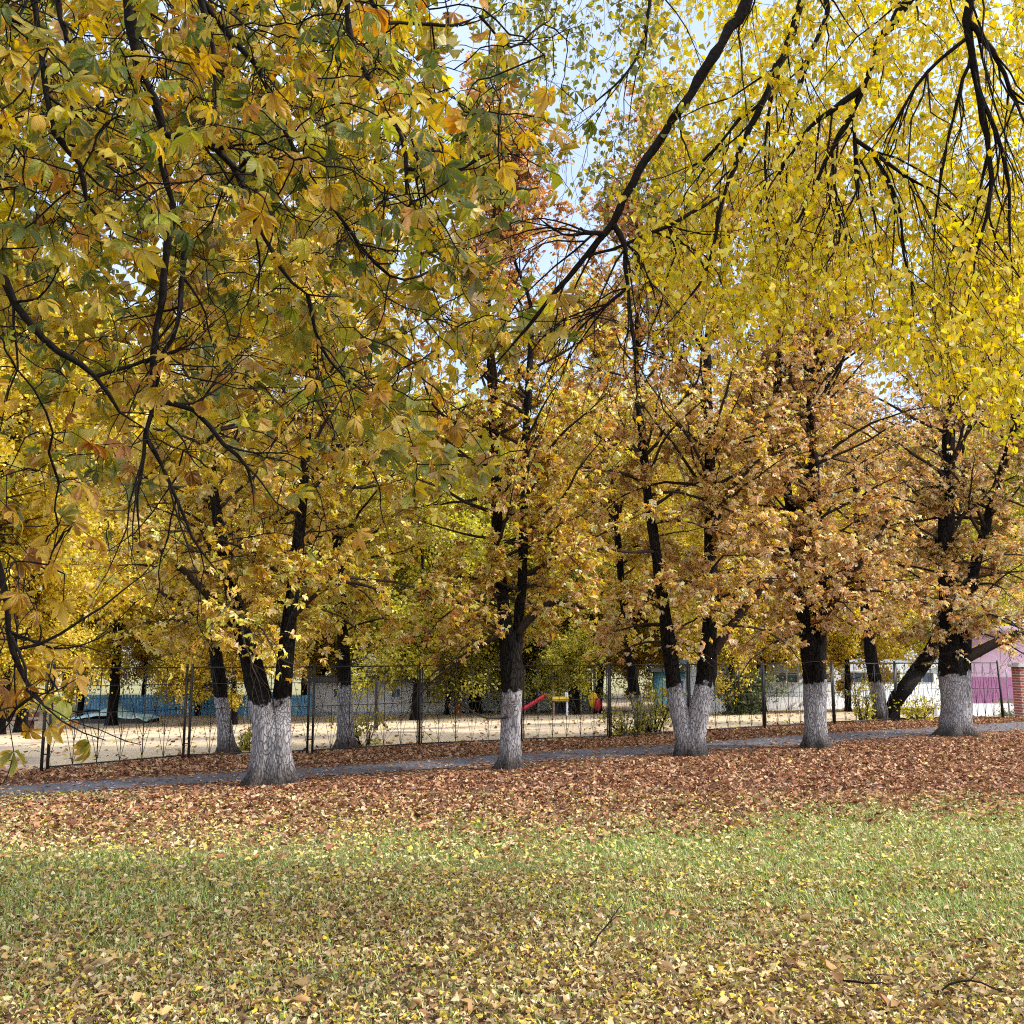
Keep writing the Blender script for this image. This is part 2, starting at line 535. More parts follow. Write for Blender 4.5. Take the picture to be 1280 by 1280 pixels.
PAL_NEAR = [(.56, .42, .06, 2.6), (.56, .47, .22, 2.4), (.40, .26, .11, 3.0), (.26, .15, .07, 2.4), (.48, .35, .19, 3.0), (.56, .48, .34, .7), (.28, .25, .05, 1.0), (.11, .062, .035, 2.1)]  # last tint paints the dark, shaded gaps between leaves as dark leaves
PAL_GRASSL = [(.50, .42, .12, 3), (.58, .50, .28, 2.5), (.40, .27, .12, 2.5), (.30, .15, .07, 1.5), (.55, .47, .07, 1)]
PAL_RED = [(.31, .145, .075, 4), (.22, .095, .052, 2.8), (.42, .235, .13, 3), (.52, .36, .24, 1.9), (.11, .055, .036, 1.6), (.50, .37, .14, .5)]

def build_litter():
    rng = np.random.default_rng(4)
    Vs, Fs, Cs = [], [], []
    nb = 0
    def lay(x, y, size, pal, lift=.012, jit=.08, tilt=.5, wide=1.0):
        nonlocal nb
        n = len(x)
        if n == 0: return
        yn_, yf_ = path_dist(x, y)
        w_ = np.clip((y - yn_) / np.maximum(yf_ - yn_, .1), -1, 2)
        onpath = (w_ > .02) & (w_ < .98)
        z = gz(x, y) + rng.uniform(.003, lift, n) + np.where(onpath, .012 + .034 * np.clip(w_ * 2.2, 0, 1), 0)
        a = rng.uniform(0, 6.283, n)
        D = np.stack([np.cos(a), np.sin(a), rng.normal(0, tilt * .45, n)], 1)
        Nn = np.stack([rng.normal(0, tilt, n), rng.normal(0, tilt, n), np.ones(n) * np.where(rng.random(n) < .4, -1, 1)], 1)
        T = LEAF6.copy(); T[:, 0] *= wide; T[:, 1] -= .5
        V = place(T, np.stack([x, y, z + size * tilt * .22], 1), D, Nn, size, jit, rng)
        g = gz(V[:, 0], V[:, 1]) + .002
        V[:, 2] = np.maximum(V[:, 2], g)
        c = pick(pal, n, rng)
        Vs.append(V); Fs.append(rep_faces(LEAF6F, n, 7) + nb); Cs.append(np.repeat(c, 7, 0)); nb += len(V)
    def uni(x0, x1, y0, y1, dens):
        n = int((x1 - x0) * (y1 - y0) * dens)
        x = rng.uniform(x0, x1, n); y = rng.uniform(y0, y1, n)
        k = np.abs(x) < y * .60 + 1.2
        return x[k], y[k]
    # near: yellow, beige and brown leaves
    x, y = uni(-7, 7, 3.6, 9.2, 3000)
    k = rng.random(len(x)) < (.72 + .38 * fnoise(x * 3.1, y * 3.1, 31)) * (1 - .72 * grass_amount(x, y)) * (1 - .25 * smooth(7, 9, y))
    x, y = x[k], y[k]
    lay(x, y, rng.uniform(.022, .05, len(x)), PAL_NEAR, .03, .16, .85, .95)
    x, y = uni(-6, 6, 3.6, 7.8, 55)
    lay(x, y, rng.uniform(.06, .10, len(x)), PAL_NEAR[2:5], .04, .12, .7, .62)
    # grass belt: scattered
    x, y = uni(-10, 10, 8.4, 14.2, 520)
    k = rng.random(len(x)) < (1 - .45 * grass_amount(x, y)) * (1 - .5 * smooth(11, 13.5, y + .8 * fnoise(x, y, 8)))
    x, y = x[k], y[k]
    lay(x, y, rng.uniform(.03, .065, len(x)), PAL_GRASSL, .04, .12, .7, .9)
    # russet chestnut litter around the trees, up to the fence and thin on the path
    n = 300000
    x = rng.uniform(-17, 22, n); y = rng.uniform(9.5, 33, n)
    s = fence_s(x, y)
    yn, yf = path_dist(x, y)
    onp = (y > yn + .05) & (y < yf - .05)
    r = smooth(9.8, 13.8, y + 1.5 * fnoise(x, y, 8) - np.clip(x, -4, 6) * .16)
    dens = r * (s < .45 + .35 * fnoise(x, y, 5)) * np.where(onp, .17, 1.0) * (np.abs(x) < y * .6 + 2)
    edge = np.minimum(np.abs(y - yn), np.abs(y - yf))
    dens = np.where(onp & (edge < .10 + .16 * (1 + fnoise(x * 2.5, y * 2.5, 13))), .40, dens)
    bare = smooth(.62, .8, fnoise(x * 1.1 + 7, y * 2.2, 21))
    dens = dens * (1 - .75 * bare)
    k = rng.random(n) < dens
    x, y = x[k], y[k]
    yn = np.interp(x, path_near[:, 0], path_near[:, 1])
    nearp = (y > yn - 1.3) & (y < yn + 2)
    for kk, tl, sz in ((nearp, .22, (.045, .085)), (~nearp, .7, (.045, .105))):
        lay(x[kk], y[kk], rng.uniform(*sz, int(kk.sum())), PAL_RED, .018 if tl < .5 else .04, .14 if tl > .5 else .05, tl, .8)
    # thin drift of leaves just inside the fence and over the sand
    n = 9000
    x = rng.uniform(-16, 22, n); y = rng.uniform(17, 46, n)
    s = fence_s(x, y)
    k = (s > .2) & (rng.random(n) < np.exp(-s / 5) + .12) & (np.abs(x) < y * .6 + 2)
    x, y = x[k], y[k]
    lay(x, y, rng.uniform(.08, .14, len(x)), PAL_GRASSL + PAL_RED, .03, .1, .5)
    o = link('fallen_leaves', mk_mesh('fallen_leaves', np.concatenate(Vs), np.concatenate(Fs), {'tint': np.concatenate(Cs)}), M_litter)
    o['kind'] = 'stuff'
    tag(o, 'carpet of yellow, beige and russet fallen leaves over the lawn', 'leaf litter')

def build_grass():
    rng = np.random.default_rng(7)
    n = 420000
    x = rng.uniform(-10, 10, n); y = rng.uniform(3.8, 14.6, n)
    k = (np.abs(x) < y * .58 + .8) & (rng.random(n) < np.clip(grass_amount(x, y) + .30 * (y < 8.5) + .05, 0, 1))
    x, y = x[k], y[k]; n = len(x)
    h = rng.uniform(.025, .065, n) * (1 + .35 * fnoise(x, y, 3))
    a = rng.uniform(0, 6.283, n); ln = rng.uniform(.2, 1.1, n)
    w = rng.uniform(.003, .006, n)
    z = gz(x, y) - .004
    base = np.stack([x, y, z], 1)
    side = np.stack([-np.sin(a), np.cos(a), 0 * a], 1) * w[:, None]
    lean = np.stack([np.cos(a), np.sin(a), 0 * a], 1) * (h * ln)[:, None]
    up = np.array([0, 0, 1.0]) * h[:, None]
    V = np.stack([base - side, base + side, base + lean * .4 + up * .65 + side * .7, base + lean * .4 + up * .65 - side * .7, base + lean + up], 1)
    Fq = [(0, 1, 2, 3)]; Ft = [(3, 2, 4)]
    c = pick([(.24, .35, .055, 3), (.35, .45, .11, 3), (.18, .25, .04, 1.2), (.52, .50, .25, 2.0)], n, rng)
    o = link('lawn_grass', mk_mesh('lawn_grass', V.reshape(-1, 3), [rep_faces(Fq, n, 5), rep_faces(Ft, n, 5)], {'tint': np.repeat(c, 5, 0)}), M_grass)
    o['kind'] = 'stuff'
    tag(o, 'short green lawn grass showing between fallen leaves', 'grass')

# ------------------------------------------------------------------ trees
def comp_leaf(k=5, spread=78, fold=.06, droop=.28, w=.21):
    V = []; Fc = []
    for i in range(k):
        a = math.radians(-spread + 2 * spread * i / (k - 1))
        L = 1.0 - .30 * abs(i - (k - 1) / 2) / ((k - 1) / 2)
        d = np.array([math.sin(a), math.cos(a), 0]); s = np.array([math.cos(a), -math.sin(a), 0])
        b = len(V)
        V += [d * .03, d * L * .62 - s * w * L + np.array([0, 0, fold * L - droop * .25 * L]), d * L + np.array([0, 0, -droop * L]),
              d * L * .62 + s * w * L + np.array([0, 0, fold * L - droop * .25 * L])]
        Fc += [(b, b + 1, b + 2), (b, b + 2, b + 3)]
    return np.array(V), Fc
CL_V, CL_F = comp_leaf()
SL_V = np.array([[0, 0, 0], [-.36, .42, .07], [0, 1, -.1], [.36, .42, .07]]); SL_F = [(0, 1, 2), (0, 2, 3)]

def walk(p, d, L, n, rng, wig, lift):
    pts = [np.array(p, float)]
    d = np.array(d, float)
    for i in range(n):
        d = d + rng.normal(0, wig, 3) + np.array([0, 0, lift])
        d = d / np.linalg.norm(d)
        pts.append(pts[-1] + d * (L / n))
    return np.array(pts)

def grow(stems, rng, zlo, ztop, spread, n1, n2, leaves_per, bare_low=0., extra=()):
    """returns branch tubes [(pts,rad,k)], leaf anchors (pos, dir, cluster id)"""
    br = []; LP = []; LD = []; LC = []
    ws = np.array([max(0, s[0][:, 2].max() - zlo) for s in stems]); ws = ws / ws.sum()
    L1 = [(p, r) for p, r in extra]
    for i in range(n1):
        s = stems[rng.choice(len(stems), p=ws)]
        pts, rad = s
        zz = pts[:, 2]
        cand = np.where(zz > zlo)[0]
        if len(cand) < 2: continue
        j = cand[min(len(cand) - 1, int(len(cand) * rng.random() ** .85))]
        h = np.clip((zz[j] - zlo) / (ztop - zlo), 0, 1)
        prof = (0.72 + .7 * h) if h < .4 else (1.0 - .75 * (h - .4))
        L = spread * max(.25, prof) * rng.uniform(.7, 1.15)
        az = rng.uniform(0, 6.283)
        el = math.radians(rng.normal(16 + 50 * h, 13))
        d = np.array([math.cos(az) * math.cos(el), math.sin(az) * math.cos(el), math.sin(el)])
        p = walk(pts[j], d, L, 8, rng, .13, .04 - .14 * (1 - h) ** 2)
        r0 = min(rad[j] * .5, .012 * L + .008)
        L1.append((p, np.linspace(r0, .006, 9)))
    for i in range(int(n1 * .6)):
        pts, rad = stems[rng.choice(len(stems), p=ws)]
        cand = np.where(pts[:, 2] > zlo * 1.15)[0]
        if len(cand) < 2: continue
        j = cand[int(len(cand) * rng.random() ** 1.3)]
        az = rng.uniform(0, 6.283)
        p = walk(pts[j], (math.cos(az), math.sin(az), rng.uniform(-.1, .7)), rng.uniform(.4, 1.5), 8, rng, .2, -.02)
        L1.append((p, np.linspace(.009, .003, 9)))
    cid = 0
    for p, r in L1:
        br.append((p, r, 5))
        L = np.linalg.norm(np.diff(p, axis=0), axis=1).sum()
        for q in range(n2):
            t = rng.uniform(.22, 1) ** .8 * (len(p) - 1)
            a = int(min(t, len(p) - 2)); pp = p[a] + (p[a + 1] - p[a]) * (t - a)
            td = nrm(p[a + 1] - p[a])
            d = nrm(td * .8 + rng.normal(0, .55, 3) + np.array([0, 0, .12]))
            l2 = L * rng.uniform(.18, .42)
            w = walk(pp, d, l2, 4, rng, .2, .0)
            br.append((w, np.linspace(min(.008, .5 * r[a]), .003, 5), 3))
            cid += 1
            nl = rng.poisson(leaves_per)
            if nl:
                tt = rng.uniform(.25, 1.05, nl) * 4
                ai = np.minimum(tt.astype(int), 3)
                LP.append(w[ai] + (w[ai + 1] - w[ai]) * (tt - ai)[:, None])
                LD.append(np.repeat(nrm(w[-1] - w[0])[None], nl, 0)); LC.append(np.full(nl, cid))
    return br, np.concatenate(LP), np.concatenate(LD), np.concatenate(LC)

def foliage_mesh(name, LP, LD, LC, rng, pal, size, compound, spreadj, clump=.22, zt=None, jit=None, pal_top=None, zmin=None):
    if zmin is not None:
        kk = LP[:, 2] > zmin + rng.normal(0, .18, len(LP))
        LP, LD, LC = LP[kk], LD[kk], LC[kk]
    n = len(LP)
    T, Fc = (CL_V, CL_F) if compound else (SL_V, SL_F)
    D = nrm(LD * .35 + rng.normal(0, .6, (n, 3)) + np.array([0, 0, -.25]))
    Nn = nrm(rng.normal(0, .5, (n, 3)) + np.array([0, 0, 1.0]))
    pos = LP + rng.normal(0, spreadj, (n, 3))
    S = rng.uniform(*size, n)
    V = place(T, pos, D, Nn, S, (.10 if jit is None else jit), rng)
    c = pick(pal, n, rng)
    if pal_top is not None:
        ct = pick(pal_top[0], n, rng)
        f = (rng.random(n) < smooth(pal_top[1], pal_top[2], pos[:, 2]))[:, None]
        c = np.where(f, ct, c)
    cc = rng.uniform(1 - clump, 1 + clump, int(LC.max()) + 1)[LC]
    c = np.clip(c * cc[:, None], .004, .8)
    m = len(T)
    if compound:
        lv = rng.uniform(.75, 1.25, (n, m // 4, 1)).repeat(4, 1).reshape(-1, 1)
        C = np.clip(np.repeat(c, m, 0) * lv, .004, .8)
    else:
        C = np.repeat(c, m, 0)
    return mk_mesh(name, V, rep_faces(Fc, n, m), {'tint': C})

def trunk_mesh(name, stems, z0, wash, rng, flare=1.0, k=22, bare=()):
    """stems in local coords; ridged bark, root flare, 'wash' = height above the paint line"""
    Vs, Qs, W, Ft = [], [], [], []; nb = 0
    for si, (p, r) in enumerate(stems):
        p, r = resample(p, r, .09)
        V, Q = tube(p, r, k)
        z = V[:, 2] - z0
        ax = np.repeat(p, k, 0); rv = V - ax
        ang = np.arctan2(rv[:, 1], rv[:, 0])
        ph = rng.uniform(0, 6.28, 4)
        fl = flare * .75 * np.exp(-np.maximum(z, 0) / .16) * (0.7 + .5 * np.sin(ang * 5 + ph[0]) + .25 * np.sin(ang * 3 + ph[1]))
        rg = .05 * np.sin(ang * 7 + ph[2] + 2 * np.sin(z * 2.2)) + .035 * np.sin(ang * 11 + z * 3 + ph[3]) + rng.normal(0, .025, len(V))
        lump = .05 * np.sin(z * 5 + ang * 2 + ph[1])
        V = ax + rv * (1 + np.maximum(fl, 0) + rg + lump)[:, None]
        Vs.append(V); Qs.append(Q + nb); nb += len(V)
        W.append(z - (wash if si not in bare else -9)); Ft.append(z)
    return mk_mesh(name, np.concatenate(Vs), np.concatenate(Qs), {'wash': np.concatenate(W), 'foot': np.concatenate(Ft)}, True)

def tubes_mesh(name, br):
    Vs, Qs = [], []; nb = 0
    for p, r, k in br:
        V, Q = tube(p, r, k)
        Vs.append(V); Qs.append(Q + nb); nb += len(V)
    return mk_mesh(name, np.concatenate(Vs), np.concatenate(Qs), None, True)

def traced_tree(name, label, group, base_px, stem_px, wash, top, spread, pal, seed, n1=95, n2=11, lp=7.6, zlo=2.2, extra_px=(), size=(.075, .135), pal_top=None, flare=1.0, cat='tree', bare=()):
    rng = np.random.default_rng(seed)
    b = G(*base_px); d0 = b[1]
    pxm = d0 / F * 1.0
    stems = []
    for pts in stem_px:
        pts = [(x, y, r_ * (.85 if y > 800 else .76)) for x, y, r_ in pts]
        q = []; rr = []
        for i, (x, y, r) in enumerate(pts):
            dd = d0 + (rng.normal(0, .12) if i > 2 else 0) + (.02 * i)
            q.append(P(x, y, dd) - b); rr.append(r * pxm)
        q[0][2] = -.12
        # carry the stem on to the tree's top
        last = q[-1]; dr = nrm(q[-1] - q[-3])
        hh = top - last[2]
        if hh > .5 and last[2] > 2.2:
            w = walk(last, dr * .6 + np.array([0, 0, .8]), hh * 1.05, 6, rng, .12, .08)
            for i in range(1, 7):
                q.append(w[i]); rr.append(rr[-1] * .78 if i < 6 else .01)
        stems.append(resample(q, rr, .25))
    extra = []
    for pts in extra_px:
        q = np.array([P(x, y, d0 - b[1] + b[1] + o) - b for x, y, r, o in pts]); rr = np.array([r * pxm for x, y, r, o in pts])
        extra.append(resample(q, rr, .22))
    t = thing(name, label, cat, tuple(b), group)
    link('trunk', trunk_mesh('trunk', stems, 0.0, wash, rng, flare, bare=bare), M_bark, t)
    br, LP, LD, LC = grow(stems, rng, zlo, top, spread, n1, n2, lp, extra=extra)
    link('branches', tubes_mesh('branches', br), M_twig, t)
    link('crown', foliage_mesh('crown', LP, LD, LC, rng, pal, size, True, .05, pal_top=pal_top, zmin=1.95), M_leaf, t)
    return t

GOLD = [(.74, .53, .075, 3), (.68, .44, .075, 3), (.76, .58, .22, 1.8), (.52, .30, .06, 1.0), (.52, .47, .06, 1.4)]
AMBER = [(.72, .43, .15, 3), (.64, .35, .12, 2.3), (.78, .56, .31, 2.8), (.48, .23, .08, .8), (.70, .50, .10, 1.7)]
YELLOW = [(.78, .58, .05, 4), (.66, .47, .05, 2.5), (.55, .49, .06, 1.6), (.52, .35, .05, .8)]
OLIVE = [(.58, .53, .06, 3), (.44, .44, .055, 2.2), (.70, .58, .07, 2.6), (.28, .30, .05, .6)]
RUST = [(.55, .28, .09, 3), (.46, .20, .075, 2), (.60, .40, .13, 2)]

def front_trees():
    g = 'whitewashed chestnut trees lining the near edge of the path'
    traced_tree('chestnut_tree', 'thick twin stemmed chestnut with whitewashed foot, nearest tree at the left of the path', g, (342, 981),
        [[(326, 984, 18), (329, 950, 17), (330, 915, 17), (326, 880, 16.5), (315, 830, 15), (300, 780, 13), (286, 720, 11), (274, 660, 9), (266, 600, 7), (262, 540, 5.5)],
         [(341, 984, 17), (341, 950, 16), (340, 915, 14), (339, 893, 10), (339, 885, 3)],
         [(355, 984, 15), (353, 950, 14), (352, 915, 14), (352, 880, 13.5), (356, 830, 12.5), (362, 770, 11.5), (372, 690, 10), (379, 610, 8), (386, 520, 6), (392, 450, 5)]],
        1.24, 11.0, 3.0, GOLD, 21, n1=105, extra_px=[[(300, 790, 6, 0), (260, 745, 5, -.4), (215, 700, 3.5, -.8), (165, 670, 2, -1)], [(368, 770, 3.4, 0), (402, 738, 2.8, -.3), (440, 728, 2.2, -.5), (480, 740, 1.4, -.7)]])
    traced_tree('chestnut_tree', 'slender chestnut in the middle with a dark burr above its pale whitewashed trunk', g, (638, 962),
        [[(638, 965, 15), (638, 930, 13.5), (638, 895, 13), (638, 860, 13), (638, 825, 14), (634, 795, 13), (627, 740, 9.5), (622, 680, 9), (620, 600, 8.5), (616, 520, 8), (613, 440, 6.5), (610, 380, 5)],
         [(641, 830, 10), (648, 780, 8), (653, 720, 8), (655, 640, 7), (657, 560, 7), (661, 480, 6), (664, 420, 4.5)]],
        1.3, 11.6, 2.8, GOLD + [(.40, .16, .05, 1.5)], 22, n1=100, pal_top=(RUST, 7.0, 10),
        extra_px=[[(648, 790, 6, 0), (672, 764, 5, -.2), (695, 752, 4, -.4), (730, 760, 2.5, -.6)], [(637, 896, 1.6, -.05), (610, 898, 1.3, -.3), (585, 886, 1.1, -.4), (556, 862, .7, -.5)]])
    traced_tree('chestnut_tree', 'chestnut forking low into a V from its whitewashed foot, right of the red slide', g, (864, 945),
        [[(860, 949, 14), (854, 915, 13), (848, 885, 12), (842, 855, 11.5), (838, 820, 10.5), (830, 760, 9.5), (820, 690, 8.5), (810, 620, 7.5), (802, 540, 6), (796, 480, 5)],
         [(864, 949, 15), (863, 925, 13), (862, 908, 10), (862, 898, 4)],
         [(867, 949, 14), (869, 915, 14), (875, 880, 14.5), (882, 850, 14), (886, 800, 13), (889, 740, 11.5), (888, 660, 10), (887, 580, 8.5), (885, 500, 7), (884, 430, 5.5)]],
        1.35, 12, 3.0, GOLD[:3] + AMBER + AMBER[:3], 23, n1=105, pal_top=(RUST, 7.5, 11),
        extra_px=[[(893, 815, 6.5, 0), (912, 785, 5.5, -.2), (940, 750, 4.5, -.3), (968, 722, 3, -.4)], [(890, 665, 4.5, 0), (915, 610, 3.5, -.2), (950, 575, 2.5, -.3)]])
    traced_tree('chestnut_tree', 'single trunk chestnut with amber brown crown and straight whitewashed trunk', g, (1020, 935),
        [[(1020, 938, 15), (1019, 910, 14), (1018, 880, 14), (1016, 850, 14), (1014, 815, 15), (1006, 780, 11), (1000, 740, 10), (994, 690, 9), (988, 640, 8), (978, 570, 6.5), (970, 500, 5)],
         [(1019, 830, 11), (1024, 790, 10.5), (1025, 740, 10), (1022, 670, 9), (1018, 600, 8), (1014, 520, 7), (1008, 440, 5.5)]],
        1.35, 12.3, 3.0, AMBER, 24, n1=125, n2=11, lp=9, extra_px=[[(1030, 770, 5, 0), (1055, 735, 4, -.3), (1085, 690, 3, -.5), (1110, 650, 2, -.7)]])
    traced_tree('chestnut_tree', 'stout dark chestnut with wide grey whitewashed foot, rightmost along the path', g, (1195, 920),
        [[(1195, 924, 20), (1194, 895, 19), (1193, 865, 19), (1190, 830, 18), (1186, 780, 15), (1184, 720, 13), (1183, 650, 12), (1185, 580, 11), (1187, 510, 8)],
         [(1197, 830, 13), (1206, 780, 10), (1216, 720, 9), (1232, 660, 7.5), (1248, 600, 6), (1266, 540, 5)]],
        1.5, 12.8, 3.5, AMBER + [(.24, .2, .04, 2)], 25, n1=135, n2=11, lp=9, zlo=2.1, extra_px=[[(1200, 826, 8, 0), (1228, 812, 6.5, 0), (1262, 796, 5.5, 0), (1310, 780, 4, .2)]])
    g2 = 'chestnut trees standing between the path and the playground'
    traced_tree('chestnut_tree', 'thin leaning chestnut just behind the fence, left of the thick twin stemmed one', g2, (284, 943),
        [[(285, 946, 11), (281, 910, 10), (276, 870, 9.5), (270, 820, 9), (266, 760, 8), (262, 700, 7), (256, 640, 5)]],
        1.15, 10.5, 2.8, GOLD, 26, n1=75, extra_px=[[(264, 800, 4, 0), (240, 770, 3, -.2), (195, 735, 2, -.3)]])
    traced_tree('chestnut_tree', 'dark slim chestnut growing at the fence behind a low yellow shrub', g2, (432, 937),
        [[(434, 940, 14), (432, 910, 11), (431, 880, 10.5), (430, 840, 10), (428, 790, 9), (424, 720, 8.5), (421, 640, 7), (418, 560, 5)]],
        1.3, 11, 2.8, GOLD + OLIVE[:1], 27, n1=80)
    traced_tree('chestnut_tree', 'slim chestnut behind the fence among yellow bushes beside the red slide', g2, (800, 918),
        [[(802, 920, 9), (799, 895, 8), (793, 865, 7.5), (788, 830, 7), (783, 780, 6.5), (776, 720, 6), (771, 650, 5)]],
        1.0, 11, 2.8, GOLD, 28, n1=75)
    traced_tree('chestnut_tree', 'forked old chestnut behind the fence with one thick stem leaning to the right', g2, (1105, 902),
        [[(1102, 905, 12), (1099, 880, 10), (1095, 855, 9.5), (1090, 830, 9), (1085, 790, 8), (1078, 730, 7), (1072, 660, 5)],
         [(1112, 905, 10), (1118, 880, 9.5), (1131, 860, 11), (1148, 838, 11), (1163, 815, 10), (1176, 780, 8), (1188, 730, 7), (1196, 670, 5)]],
        1.2, 11.5, 3.0, AMBER, 29, bare=(1,), n1=85)

def bg_variant(seed, H, spread, pal, kind):
    rng = np.random.default_rng(seed)
    q = walk((0, 0, -.3), (rng.normal(0, .05), rng.normal(0, .05), 1), H, 10, rng, .05, .05)
    st = [resample(q, np.linspace(.24, .02, 11), .4)]
    for i in range(3):
        j = int(len(st[0][0]) * rng.uniform(.18, .4))
        a = rng.uniform(0, 6.28)
        w = walk(st[0][0][j], (math.cos(a) * .6, math.sin(a) * .6, .9), H * .55, 8, rng, .08, .06)
        st.append((w, np.linspace(.11, .015, 9)))
    tm = trunk_mesh('trunk', st, 0, -9, rng, .6, 10)
    br, LP, LD, LC = grow(st, rng, 1.5, H, spread, 92, 9, 62)
    return tm, tubes_mesh('branches', [b for b in br if b[2] == 5]), foliage_mesh('crown', LP, LD, LC, rng, pal, (.13, .23), False, .26, clump=.3, jit=.06, zmin=1.3)

def background_trees():
    var = {'y1': bg_variant(51, 15, 5.0, YELLOW, 0), 'y2': bg_variant(52, 18, 4.8, YELLOW + OLIVE[2:3], 0),
           'o1': bg_variant(53, 15, 5.0, OLIVE, 0), 'a1': bg_variant(54, 17, 4.8, GOLD + AMBER[:1], 0)}
    # px of the trunk, ground distance, kind, scale, label
    L = [(40, 38, 'y1', 1.0, 'bright yellow maple at the far left beyond the dark wooden bench'),
         (150, 46, 'y2', 1.05, 'tall yellow maple behind the turquoise covered sandbox'),
         (-60, 33, 'y2', .9, 'yellow maple cut by the left edge of the picture'),
         (235, 60, 'y1', 1.1, 'yellow maple beyond the bare grey thicket'),
         (335, 48, 'a1', .95, 'golden maple behind the white swing frame'),
         (440, 62, 'y1', 1.0, 'yellow maple over the low white playground building'),
         (520, 47, 'o1', .95, 'olive green maple right of the white building'),
         (600, 56, 'o1', 1.05, 'olive green tree over the white post playground shelter'),
         (690, 60, 'o1', 1.0, 'olive tree turning yellow behind the red slide'),
         (640, 72, 'a1', 1.2, 'tall golden tree farthest back in the middle'),
         (745, 52, 'a1', .9, 'golden maple behind the yellow and red play panel'),
         (835, 58, 'y2', 1.0, 'yellow maple behind the cyan pavilion'),
         (945, 44, 'y1', .95, 'brilliant yellow maple drooping low behind the round dark green bush'),
         (1010, 60, 'y1', 1.1, 'yellow maple over the pale far wall'),
         (1090, 56, 'a1', 1.0, 'golden maple behind the forked old chestnut'),
         (1160, 66, 'o1', 1.1, 'olive tree left of the pink building'),
         (300, 44, 'y1', .62, 'small yellow maple behind the blue fence near the swing frame'),
         (15, 36, 'y1', .6, 'small bright yellow maple behind the dark red bench'),
         (110, 52, 'y1', .7, 'small low yellow maple just behind the sandbox and blue fence'),
         (880, 52, 'y1', .62, 'small yellow maple low between the pavilion and the round bush'),
         (985, 48, 'y1', .6, 'small golden yellow maple low in front of the pale building'),
         (560, 54, 'o1', .62, 'small olive maple low beside the shelter roof'),
         (720, 50, 'o1', .6, 'small yellow green maple low over the slide tower'),
         (185, 57, 'a1', .62, 'small golden maple low behind the right end of the sandbox'),
         (255, 54, 'y1', .6, 'small yellow maple between the bare thicket and the swing frame'),
         (405, 58, 'y1', .62, 'small yellow maple behind the left end of the white building'),
         (505, 57, 'y2', .55, 'small yellow maple behind the right end of the white building'),
         (655, 60, 'o1', .66, 'small olive maple low behind the middle of the shelter'),
         (790, 56, 'y1', .58, 'small yellow maple between the play panel and the cyan pavilion'),
         (1115, 52, 'a1', .55, 'small golden maple low before the right part of the pale building'),
         (-10, 60, 'a1', .8, 'golden maple behind the small bright yellow one over the bench'),
         (45, 66, 'y1', .7, 'small yellow maple farthest back at the left'),
         (910, 39, 'y1', .56, 'low yellow maple directly behind the round dark green bush'),
         (1052, 41, 'y1', .58, 'low yellow maple in front of the middle of the pale building'),
         (1185, 43, 'o1', .56, 'low olive maple between the pale and the pink building'),
         (95, 58, 'a1', 1.15, 'golden maple between the far left yellow maple and the sandbox'),
         (385, 70, 'y2', 1.2, 'tall yellow maple far behind the blue board fence'),
         (480, 80, 'y1', 1.4, 'large yellow maple farthest back over the white building'),
         (560, 78, 'y2', 1.25, 'tall yellow maple farthest back over the left end of the shelter'),
         (790, 76, 'a1', 1.25, 'tall golden maple farthest back right of the slide'),
         (900, 74, 'y2', 1.2, 'tall yellow maple farthest back behind the round green bush'),
         (1060, 80, 'y1', 1.35, 'large yellow maple over the middle of the long pale building'),
         (1230, 62, 'a1', 1.1, 'golden maple over the left end of the pink building'),
         (1345, 52, 'o1', 1.0, 'olive tree at the right edge over the brick pillar')]
    for i, (px, d, k, s, lab) in enumerate(L):
        x = (px - 640) / F * d * 1.0
        b = np.array([x, d, float(gz(x, d))])
        t = thing('maple_tree', lab, 'tree', tuple(b), 'autumn trees beyond the playground', rz=(i * 2.4) % 6.28)
        t.scale = (s, s, s)
        for nm, me, mt in zip(('trunk', 'branches', 'crown'), var[k], (M_bark, M_twig, M_leaf)):
            link(nm, me, mt, t)

# ------------------------------------------------------------------ overhanging near trees
def attach(skel, targets, r_tip, sag, rng, step=.12):
    """hang a curved shoot from the nearest point of the skeleton to each target"""
    nodes = np.concatenate([p for p, r in skel]); 
    d0 = np.array([np.min(np.linalg.norm(nodes - t, axis=1)) for t in targets])
    order = np.argsort(d0)
    br = []; ends = []
    arr = np.zeros((len(nodes) + len(targets) * 8, 3)); n = len(nodes); arr[:n] = nodes
    for i in order:
        t = targets[i]
        dd = np.linalg.norm(arr[:n] - t, axis=1) + .35 * np.maximum(0, t[2] - arr[:n, 2])
        j = int(np.argmin(dd)); a = arr[j].copy()
        L = np.linalg.norm(t - a)
        if L < .03: continue
        mid = (a + t) / 2 + rng.normal(0, .10 * L, 3) + np.array([0, 0, sag * L])
        u = np.linspace(0, 1, 6)[:, None]
        c = (1 - u) ** 2 * a + 2 * u * (1 - u) * mid + u * u * t
        c[1:-1] += rng.normal(0, .02 * L, (4, 3))
        br.append((c, np.linspace(r_tip * (1 + min(L, 1.4) * 1.1), r_tip, 6), 5))
        ends.append((t, nrm(c[-1] - c[-2]), c))
        arr[n:n + 5] = c[1:]; n += 5
    return br, ends

